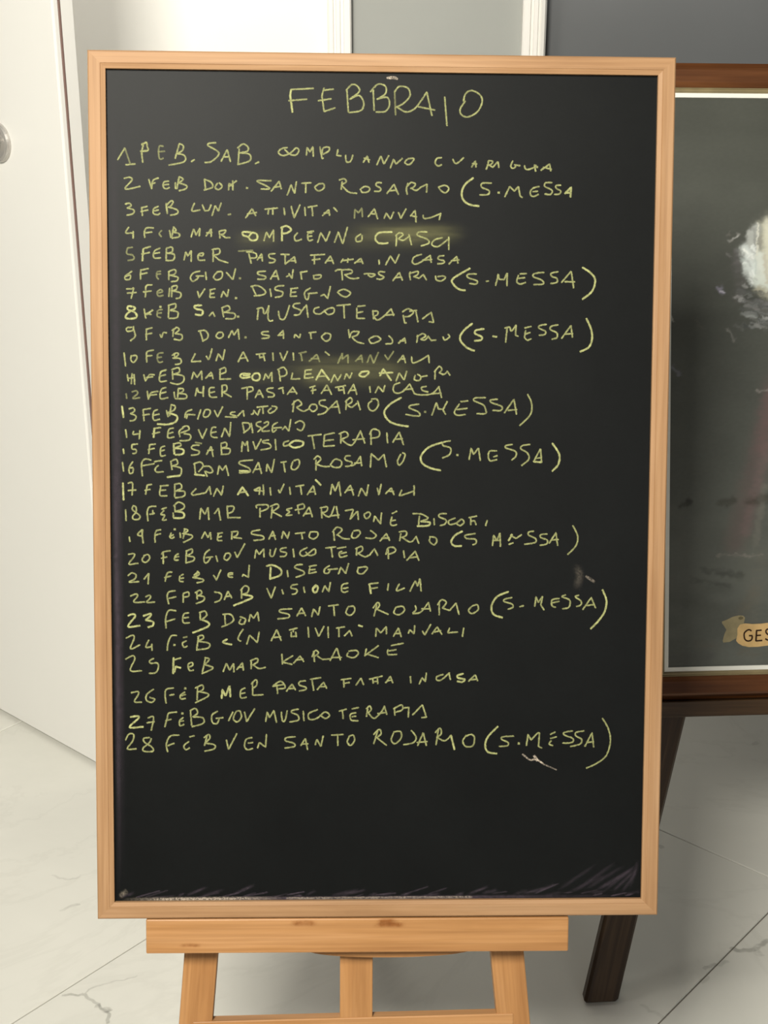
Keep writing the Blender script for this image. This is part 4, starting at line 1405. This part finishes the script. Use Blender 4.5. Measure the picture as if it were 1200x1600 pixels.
pleg(-1)
pleg(1)
bar('ledge', (-0.055, -0.0630, -0.012), (PW + 0.055, -0.0630, -0.012), 0.0240, 0.030, M_dark, deasel, 0.0015)
bar('ledge_back', (-0.050, -0.058, -0.0275 - 0.0065), (PW + 0.050, -0.058, -0.034), 0.034, 0.012, M_dark, deasel, 0.0015)
bar('mast', (PW / 2, -0.07, zp - 0.001), (PW / 2, 1.02, zp - 0.001), 0.045, 0.020, M_dark, deasel, 0.002)
PI_ = PM.inverted()
bar('rear_leg', PI_ @ Vector((0.78, 2.78, 0.012)), (PW / 2, 0.90, zp - 0.030), 0.040, 0.020, M_dark, deasel, 0.002)

pic = empty('framed_picture', PM @ T((0, 0, 0)), 'large dark religious picture in a brown frame with gold and white trim, behind the chalkboard', 'picture')
# rails: brown outer, gold, white
def ring(name, m_out, m_in, prof, mat):
    x0, y0 = -m_out, -m_out
    w, h = PW + 2 * m_out, PH + 2 * m_out
    mitred(name, w, prof, mat, pic, T((x0, y0, 0)))
    mitred(name, h, prof, mat, pic, T((x0 + w, y0, 0)) @ Rz(math.pi / 2))
    mitred(name, w, prof, mat, pic, T((x0 + w, y0 + h, 0)) @ Rz(math.pi))
    mitred(name, h, prof, mat, pic, T((x0, y0 + h, 0)) @ Rz(-math.pi / 2))


ring('frame_rail', 0.0500, 0.0130, [(0, -0.0150), (0, -0.006), (0.0075, -0.003), (0.0095, 0.009), (0.013, 0.012), (0.030, 0.008), (0.0366, 0.005), (0.0366, -0.0150)], M_mahog)
ring('gold_trim', 0.0133, 0.0063, [(0, -0.012), (0, 0.0040), (0.0012, 0.0048), (0.0025, 0.0030), (0.0042, 0.0038), (0.0068, 0.0012), (0.0068, -0.012)], M_gold)
ring('white_liner', 0.0064, 0.0, [(0, -0.008), (0, 0.0010), (0.0060, 0.0006), (0.0064, -0.001), (0.0064, -0.008)], M_white_trim)

# printed picture: colours of the print as a vertex colour on a fine grid
STROKES = [(0.1549, 0.4170, 0.1002, 0.1820, 0.01568, (104, 84, 84), 0.45, 0.2),
           (0.1466, 0.3233, 0.1144, 0.2008, 0.00882, (128, 104, 104), 0.35, 0.3),
           (0.1088, 0.2671, 0.0905, 0.1822, 0.01176, (96, 92, 86), 0.35, 0.2),
           (0.1426, 0.2667, 0.1292, 0.1815, 0.00588, (128, 124, 116), 0.35, 0.3),
           (0.1504, 0.3983, 0.1370, 0.3234, 0.01176, (120, 92, 92), 0.35, 0.2),
           (0.0158, 0.2373, 0.0291, 0.2465, 0.00392, (36, 34, 30), 0.7, 0.3),
           (0.0782, 0.2411, 0.0946, 0.2456, 0.00588, (50, 48, 40), 0.6, 0.3),
           (0.1206, 0.2452, 0.1477, 0.2496, 0.00784, (52, 50, 40), 0.6, 0.3),
           (0.1195, 0.1817, 0.1104, 0.1342, 0.01372, (96, 98, 90), 0.4, 0.4),
           (0.1392, 0.1623, 0.1258, 0.0766, 0.01372, (104, 102, 92), 0.35, 0.5),
           (0.0714, 0.1654, 0.1392, 0.1642, 0.00157, (128, 124, 118), 0.55, 0.6),
           (0.0238, 0.0930, 0.0722, 0.0891, 0.00588, (78, 80, 74), 0.4, 0.5),
           (0.0437, 0.0352, 0.0729, 0.0297, 0.00784, (88, 82, 74), 0.35, 0.5),
           (0.1119, 0.0192, 0.1314, 0.0169, 0.00784, (92, 86, 74), 0.4, 0.4),
           (0.1015, 0.0723, 0.1302, 0.1100, 0.00980, (96, 90, 78), 0.35, 0.5),
           (0.0052, 0.0121, 0.0633, 0.0155, 0.00882, (70, 66, 68), 0.3, 0.4),
           (0.0523, 0.1448, 0.1104, 0.1342, 0.00490, (52, 54, 50), 0.5, 0.4),
           (0.0331, 0.1309, 0.0912, 0.1203, 0.00392, (52, 54, 50), 0.4, 0.4),
           (0.1093, 0.6027, 0.0976, 0.5428, 0.00882, (100, 98, 98), 0.5, 0.6),
           (0.0852, 0.6229, 0.0993, 0.6339, 0.00216, (172, 172, 168), 0.75, 0.5),
           (0.0835, 0.6045, 0.0874, 0.6008, 0.00196, (120, 118, 118), 0.6, 0.3),
           (0.0804, 0.6330, 0.0851, 0.6348, 0.00147, (110, 108, 104), 0.5, 0.4),
           (0.0968, 0.6073, 0.0953, 0.5797, 0.00588, (112, 108, 112), 0.45, 0.6),
           (0.1449, 0.6431, 0.1461, 0.5602, 0.01470, (206, 206, 188), 1, 0),
           (0.1249, 0.6431, 0.1214, 0.6210, 0.00686, (168, 172, 168), 1, 0.1),
           (0.1101, 0.6100, 0.1237, 0.5888, 0.00882, (212, 220, 216), 1, 0.15),
           (0.1161, 0.5888, 0.1298, 0.5658, 0.00882, (222, 232, 228), 1, 0.1),
           (0.1120, 0.6137, 0.1162, 0.5796, 0.00686, (206, 214, 212), 0.95, 0.15),
           (0.1155, 0.6348, 0.1158, 0.6164, 0.00490, (176, 180, 176), 0.95, 0.1),
           (0.1278, 0.5695, 0.1433, 0.5602, 0.00882, (206, 214, 206), 0.95, 0.1),
           (0.1293, 0.6026, 0.1392, 0.5750, 0.00882, (216, 222, 214), 1, 0.1),
           (0.1268, 0.6486, 0.1274, 0.6026, 0.00157, (214, 214, 202), 0.9, 0.2),
           (0.1211, 0.6412, 0.1224, 0.6174, 0.00235, (140, 142, 138), 0.7, 0.2),
           (0.1318, 0.6302, 0.1320, 0.6137, 0.00157, (150, 148, 138), 0.8, 0.2),
           (0.1073, 0.6100, 0.1102, 0.6063, 0.00245, (240, 244, 240), 0.9, 0.2),
           (0.1159, 0.6045, 0.1198, 0.6008, 0.00294, (240, 244, 240), 0.9, 0.2),
           (0.1236, 0.5980, 0.1258, 0.5796, 0.00196, (180, 192, 190), 0.6, 0.3),
           (0.1299, 0.5547, 0.1434, 0.5473, 0.00588, (168, 166, 148), 1, 0.1),
           (0.1389, 0.6008, 0.1432, 0.5657, 0.00392, (190, 186, 170), 0.8, 0.1),
           (0.1046, 0.5981, 0.1094, 0.5916, 0.00294, (190, 200, 198), 0.8, 0.3),
           (0.0957, 0.5455, 0.1053, 0.5418, 0.00294, (158, 158, 158), 0.8, 0.3),
           (0.1034, 0.5381, 0.1436, 0.5343, 0.00294, (120, 120, 122), 0.7, 0.6),
           (0.1102, 0.5288, 0.1437, 0.5250, 0.00294, (128, 128, 128), 0.8, 0.7),
           (0.1056, 0.5187, 0.1247, 0.5158, 0.00333, (158, 164, 162), 0.85, 0.6),
           (0.1210, 0.5112, 0.1440, 0.5074, 0.00294, (140, 142, 142), 0.8, 0.7),
           (0.1268, 0.5038, 0.1441, 0.5000, 0.00235, (150, 152, 150), 0.8, 0.6),
           (0.1004, 0.5520, 0.1166, 0.5492, 0.00392, (96, 98, 98), 0.6, 0.5),
           (0.0962, 0.5030, 0.1039, 0.4992, 0.00294, (104, 106, 104), 0.6, 0.5),
           (0.1069, 0.5612, 0.1108, 0.5584, 0.00235, (150, 152, 150), 0.7, 0.4),
           (0.1197, 0.5316, 0.1437, 0.5297, 0.00118, (70, 72, 72), 0.7, 0.3),
           (0.1132, 0.5224, 0.1438, 0.5195, 0.00118, (76, 78, 78), 0.7, 0.3),
           (0.0717, 0.5567, 0.0766, 0.5502, 0.00333, (130, 128, 142), 0.95, 0.2),
           (0.0746, 0.5539, 0.0775, 0.5511, 0.00137, (190, 188, 200), 0.8, 0),
           (0.0829, 0.4975, 0.0945, 0.4826, 0.00216, (124, 124, 120), 0.8, 0.3),
           (0.0371, 0.5088, 0.0533, 0.4976, 0.00098, (92, 92, 86), 0.6, 0.2),
           (0.0034, 0.4423, 0.0130, 0.4320, 0.00274, (128, 128, 140), 0.85, 0.4),
           (0.1300, 0.4078, 0.1454, 0.4077, 0.00216, (140, 136, 132), 0.8, 0.4),
           (-0.0091, 0.5825, -0.0072, 0.5816, 0.00098, (170, 170, 168), 0.7, 0),
           (-0.0001, 0.5181, 0.0029, 0.5080, 0.00118, (190, 190, 184), 0.7, 0.5),
           (0.1369, 0.5158, 0.1551, 0.5122, 0.00160, (165, 168, 167), 0.794122, 0.4),
           (0.1150, 0.5072, 0.1224, 0.5068, 0.00153, (78, 81, 80), 0.5863, 0.4),
           (0.1278, 0.5203, 0.1347, 0.5194, 0.00119, (78, 81, 80), 0.803611, 0.4),
           (0.1365, 0.5290, 0.1443, 0.5275, 0.00113, (140, 143, 142), 0.500621, 0.4),
           (0.1148, 0.5018, 0.1246, 0.4993, 0.00132, (78, 81, 80), 0.836517, 0.4),
           (0.1331, 0.5205, 0.1427, 0.5198, 0.00211, (165, 168, 167), 0.634128, 0.4),
           (0.1181, 0.5498, 0.1382, 0.5490, 0.00133, (96, 99, 98), 0.711088, 0.4),
           (0.1321, 0.5508, 0.1437, 0.5494, 0.00134, (96, 99, 98), 0.743747, 0.4),
           (0.1195, 0.5406, 0.1287, 0.5380, 0.00101, (96, 99, 98), 0.762428, 0.4),
           (0.1057, 0.5034, 0.1238, 0.5011, 0.00197, (96, 99, 98), 0.658488, 0.4),
           (0.1317, 0.5110, 0.1522, 0.5064, 0.00207, (64, 67, 66), 0.829715, 0.4),
           (0.1139, 0.5316, 0.1281, 0.5309, 0.00186, (120, 123, 122), 0.779029, 0.4),
           (0.1069, 0.5025, 0.1272, 0.5009, 0.00158, (64, 67, 66), 0.626919, 0.4),
           (0.1089, 0.5427, 0.1257, 0.5409, 0.00135, (64, 67, 66), 0.562117, 0.4),
           (0.1030, 0.5466, 0.1196, 0.5456, 0.00104, (120, 123, 122), 0.845345, 0.4),
           (0.1191, 0.5209, 0.1292, 0.5197, 0.00127, (140, 143, 142), 0.727838, 0.4),
           (0.1481, 0.5427, 0.1640, 0.5409, 0.00122, (120, 123, 122), 0.843455, 0.4),
           (0.1057, 0.5192, 0.1253, 0.5182, 0.00149, (120, 123, 122), 0.552236, 0.4),
           (0.1181, 0.5033, 0.1314, 0.5000, 0.00213, (140, 143, 142), 0.658739, 0.4),
           (0.1354, 0.5234, 0.1490, 0.5214, 0.00204, (96, 99, 98), 0.539396, 0.4),
           (0.1285, 0.5046, 0.1379, 0.5022, 0.00119, (120, 123, 122), 0.672152, 0.4),
           (0.1262, 0.5219, 0.1402, 0.5186, 0.00189, (64, 67, 66), 0.743109, 0.4),
           (0.1380, 0.5135, 0.1499, 0.5110, 0.00196, (165, 168, 167), 0.5927, 0.4),
           (0.1380, 0.4955, 0.1585, 0.4914, 0.00166, (96, 99, 98), 0.504053, 0.4),
           (0.1114, 0.5202, 0.1277, 0.5185, 0.00157, (120, 123, 122), 0.735773, 0.4),
           (0.1096, 0.5309, 0.1213, 0.5296, 0.00197, (120, 123, 122), 0.804469, 0.4),
           (0.1485, 0.5120, 0.1690, 0.5108, 0.00213, (140, 143, 142), 0.569529, 0.4),
           (0.1414, 0.5305, 0.1522, 0.5282, 0.00184, (64, 67, 66), 0.560139, 0.4),
           (0.1304, 0.5069, 0.1467, 0.5052, 0.00163, (120, 123, 122), 0.803495, 0.4),
           (0.1491, 0.5357, 0.1587, 0.5343, 0.00174, (140, 143, 142), 0.576663, 0.4),
           (0.1319, 0.5122, 0.1392, 0.5101, 0.00117, (120, 123, 122), 0.812133, 0.4),
           (0.1475, 0.5447, 0.1611, 0.5443, 0.00153, (140, 143, 142), 0.633105, 0.4),
           (0.1293, 0.5164, 0.1394, 0.5162, 0.00146, (96, 99, 98), 0.597485, 0.4),
           (0.1019, 0.5279, 0.1206, 0.5226, 0.00163, (96, 99, 98), 0.605484, 0.4),
           (0.1220, 0.5344, 0.1425, 0.5286, 0.00194, (96, 99, 98), 0.646686, 0.4),
           (0.1335, 0.5051, 0.1455, 0.5043, 0.00143, (78, 81, 80), 0.666961, 0.4),
           (0.1001, 0.5398, 0.1081, 0.5397, 0.00111, (165, 168, 167), 0.698034, 0.4),
           (0.1070, 0.5163, 0.1228, 0.5144, 0.00149, (140, 143, 142), 0.579218, 0.4),
           (0.1478, 0.5345, 0.1600, 0.5323, 0.00129, (78, 81, 80), 0.843343, 0.4),
           (0.1191, 0.5230, 0.1304, 0.5212, 0.00132, (96, 99, 98), 0.666927, 0.4),
           (0.1283, 0.5441, 0.1414, 0.5437, 0.00114, (96, 99, 98), 0.637336, 0.4),
           (0.1265, 0.5239, 0.1367, 0.5215, 0.00127, (120, 123, 122), 0.593691, 0.4),
           (0.1486, 0.5422, 0.1596, 0.5390, 0.00159, (140, 143, 142), 0.802219, 0.4),
           (0.1452, 0.5012, 0.1522, 0.5004, 0.00161, (78, 81, 80), 0.617643, 0.4),
           (0.1230, 0.5343, 0.1364, 0.5315, 0.00194, (96, 99, 98), 0.546368, 0.4),
           (0.1256, 0.5508, 0.1421, 0.5465, 0.00162, (64, 67, 66), 0.505096, 0.4),
           (0.1141, 0.5770, 0.1193, 0.5713, 0.00217, (174, 180, 178), 0.7, 0.2),
           (0.1190, 0.5819, 0.1228, 0.5770, 0.00192, (240, 246, 244), 0.7, 0.2),
           (0.1196, 0.6163, 0.1240, 0.6143, 0.00193, (240, 246, 244), 0.7, 0.2),
           (0.1183, 0.6081, 0.1239, 0.6054, 0.00210, (174, 180, 178), 0.7, 0.2),
           (0.1074, 0.5891, 0.1103, 0.5910, 0.00156, (230, 236, 234), 0.7, 0.2),
           (0.1126, 0.5687, 0.1183, 0.5614, 0.00250, (174, 180, 178), 0.7, 0.2),
           (0.1207, 0.6140, 0.1250, 0.6084, 0.00163, (230, 236, 234), 0.7, 0.2),
           (0.1239, 0.5711, 0.1264, 0.5677, 0.00208, (174, 180, 178), 0.7, 0.2),
           (0.1170, 0.6083, 0.1211, 0.6044, 0.00257, (194, 200, 198), 0.7, 0.2),
           (0.1162, 0.6023, 0.1210, 0.5962, 0.00167, (194, 200, 198), 0.7, 0.2),
           (0.1119, 0.5946, 0.1158, 0.5879, 0.00202, (174, 180, 178), 0.7, 0.2),
           (0.1182, 0.6136, 0.1223, 0.6095, 0.00190, (230, 236, 234), 0.7, 0.2),
           (0.1163, 0.5687, 0.1192, 0.5659, 0.00184, (230, 236, 234), 0.7, 0.2),
           (0.1156, 0.5784, 0.1207, 0.5724, 0.00214, (230, 236, 234), 0.7, 0.2),
           (0.30, 0.62, 0.30, 0.25, 0.07, (150, 150, 140), 0.8, 0.2),
           (0.30, 0.70, 0.30, 0.71, 0.035, (150, 120, 95), 0.8, 0.1)]
us = np.concatenate([np.arange(0, 0.1705, 0.0013), np.arange(0.175, PW + 0.004, 0.010)])
us[-1] = PW
vs = np.arange(0, PH + 0.0006, 0.0013)
vs[-1] = PH
UU, VV = np.meshgrid(us, vs)


def vnoise(u, v, su, sv, seed):
    r = np.random.RandomState(seed)
    g = r.rand(97, 97)
    x, y = (u * su) % 96, (v * sv) % 96
    xi, yi = x.astype(int), y.astype(int)
    fx, fy = x - xi, y - yi
    fx, fy = fx * fx * (3 - 2 * fx), fy * fy * (3 - 2 * fy)
    return (g[yi, xi] * (1 - fx) + g[yi, xi + 1] * fx) * (1 - fy) + (g[yi + 1, xi] * (1 - fx) + g[yi + 1, xi + 1] * fx) * fy


nlo = vnoise(UU, VV, 9, 14, 1) * 0.6 + vnoise(UU, VV, 25, 60, 2) * 0.4
nhi = vnoise(UU, VV, 220, 420, 3)
fade = np.clip((VV - 0.30) / 0.5, 0, 1)
img = np.zeros(UU.shape + (3,))
base_hi = np.array(lin(72, 74, 68)[:3])
base_lo = np.array(lin(84, 87, 82)[:3])
img[:] = base_lo + (base_hi - base_lo) * fade[..., None]
low = np.clip((0.36 - VV) / 0.3, 0, 1) * (0.25 + 0.9 * np.clip((nlo - 0.45) * 3.5, 0, 1))
img *= (0.86 + 0.26 * nlo + 0.08 * (nhi - 0.5))[..., None]
img += (low * 0.016)[..., None] * np.array([1, 1.02, 0.98])
UW = UU + (vnoise(UU, VV, 150, 190, 11) - 0.5) * 0.0050 + (vnoise(UU, VV, 420, 500, 12) - 0.5) * 0.0026
VW = VV + (vnoise(UU, VV, 150, 190, 13) - 0.5) * 0.0060 + (vnoise(UU, VV, 420, 500, 14) - 0.5) * 0.0026
for (u0, v0, u1, v1, w, c, al, nz) in STROKES:
    dx, dy = u1 - u0, v1 - v0
    L2 = dx * dx + dy * dy + 1e-12
    t = np.clip(((UW - u0) * dx + (VW - v0) * dy) / L2, 0, 1)
    d = np.hypot(UW - u0 - t * dx, VW - v0 - t * dy)
    k = al * np.exp(-(d / w) ** 2.6)
    if nz:
        k = k * (1 - nz + nz * np.clip((vnoise(UU, VV, 110, 260, int(nz * 50)) - 0.25) * 1.9, 0, 1.2))
    k = np.clip(k, 0, 1)[..., None]
    img = img * (1 - k) + np.array(lin(*c)[:3]) * k
nv, nu = UU.shape
verts = np.stack([UU, VV, np.full_like(UU, -0.0008)], -1).reshape(-1, 3)
idx = np.arange(nv * nu).reshape(nv, nu)
quads = np.stack([idx[:-1, :-1], idx[:-1, 1:], idx[1:, 1:], idx[1:, :-1]], -1).reshape(-1, 4)
me = bpy.data.meshes.new('print')
me.vertices.add(len(verts))
me.vertices.foreach_set('co', verts.ravel())
me.loops.add(quads.size)
me.loops.foreach_set('vertex_index', quads.ravel())
me.polygons.add(len(quads))
me.polygons.foreach_set('loop_start', np.arange(0, quads.size, 4))
me.polygons.foreach_set('loop_total', np.full(len(quads), 4))
me.update()
ca = me.attributes.new('print_colour', 'FLOAT_COLOR', 'POINT')
ca.data.foreach_set('color', np.concatenate([np.clip(img, 0, 1), np.ones(img.shape[:2] + (1,))], -1).ravel())
mP, nt, bs, out = new_mat('printed_picture')
at = nd(nt, 'ShaderNodeAttribute', attribute_name='print_colour')
nt.links.new(at.outputs['Color'], bs.inputs['Base Color'])
bs.inputs['Roughness'].default_value = 0.5
bs.inputs['Specular IOR Level'].default_value = 0.25
link('printed_sheet', me, mP, pic)
box('backing_board', (-0.012, -0.012, -0.0065), (PW + 0.012, PH + 0.012, -0.0015), M_dark, pic)

# ribbon banner with lettering, part of the print
def patch(name, poly, z, mat, parent):
    bm = bmesh.new()
    f = bm.faces.new([bm.verts.new((x, y, z)) for x, y in poly])
    bmesh.ops.triangulate(bm, faces=[f])
    bmesh.ops.recalc_face_normals(bm, faces=bm.faces[:])
    for f in bm.faces:
        if f.normal.z < 0:
            f.normal_flip()
    return link(name, bm_mesh(bm), mat, parent)


M_ban = paint('banner_tan', lin(196, 164, 112), 0.5, 0.25, 0.12, 0.0, 60)
M_ban2 = paint('banner_drab', lin(138, 128, 98), 0.5, 0.25, 0.14, 0.0, 60)  # printed colour of the tail, duller than the main band
M_ban3 = paint('banner_fold', lin(100, 92, 66), 0.5, 0.25, 0.1, 0.0, 60)
M_ink = paint('brown_lettering', lin(52, 30, 14), 0.6, 0.2, 0.05, 0.0, 60)
ban = patch('banner', [(0.1039, 0.0558), (0.1077, 0.0615), (0.1155, 0.0632), (0.1262, 0.0620), (0.1389, 0.0622), (0.1506, 0.0634), (0.20, 0.0676), (0.44, 0.0666), (0.44, 0.0319), (0.20, 0.0329), (0.1511, 0.0293), (0.1364, 0.0277), (0.1218, 0.0275), (0.1120, 0.0297), (0.1052, 0.0337), (0.1022, 0.0376), (0.1040, 0.0462)], -0.00045, M_ban, pic)
patch('banner_tail', [(0.0805, 0.0668), (0.0882, 0.0695), (0.0959, 0.0732), (0.1056, 0.0754), (0.1124, 0.0748), (0.1154, 0.0719), (0.1136, 0.0623), (0.1078, 0.0586), (0.1051, 0.0423), (0.0993, 0.0396), (0.0925, 0.0359), (0.0828, 0.0351), (0.0818, 0.0380), (0.0846, 0.0485), (0.0874, 0.0542), (0.0835, 0.0601), (0.0805, 0.0640)], -0.00055, M_ban2, ban)
patch('banner_fold', [(0.1052, 0.0721), (0.1086, 0.0739), (0.1125, 0.0729), (0.1125, 0.0700), (0.1086, 0.0686), (0.1057, 0.0697)], -0.00035, M_ban3, ban)


def letters(items):
    V, F = [], []
    for pts, h in items:
        P = [Vector(p) for p in pts]
        if len(P) > 3:
            P = catmull(P, 6)
        rows = []
        for i, p in enumerate(P):
            d = P[min(i + 1, len(P) - 1)] - P[max(i - 1, 0)]
            n = Vector((-d.y, d.x)).normalized() * h
            rows.append(len(V))
            V += [(p.x - n.x, p.y - n.y, -0.0003), (p.x + n.x, p.y + n.y, -0.0003)]
        for a, b in zip(rows, rows[1:]):
            F.append((a, a + 1, b + 1, b))
    me = bpy.data.meshes.new('lettering')
    me.from_pydata(V, [], F)
    link('lettering', me, M_ink, ban)


letters([([(0.1254, 0.0515), (0.1224, 0.0535), (0.1186, 0.0526), (0.1147, 0.0488), (0.1143, 0.0440), (0.1158, 0.0392), (0.1197, 0.0367), (0.1246, 0.0376), (0.1265, 0.0409), (0.1265, 0.0443)], 0.0012), ([(0.1216, 0.0446), (0.1270, 0.0446)], 0.0012), ([(0.1332, 0.0523), (0.1324, 0.0359)], 0.0013), ([(0.1322, 0.0520), (0.1410, 0.0525)], 0.0012), ([(0.1323, 0.0446), (0.1401, 0.0450)], 0.0011), ([(0.1324, 0.0365), (0.1422, 0.0371)], 0.0012), ([(0.1546, 0.0528), (0.1497, 0.0538), (0.1473, 0.0510), (0.1489, 0.0471), (0.1538, 0.0441), (0.1548, 0.0403), (0.1510, 0.0375), (0.1465, 0.0395)], 0.0012)])
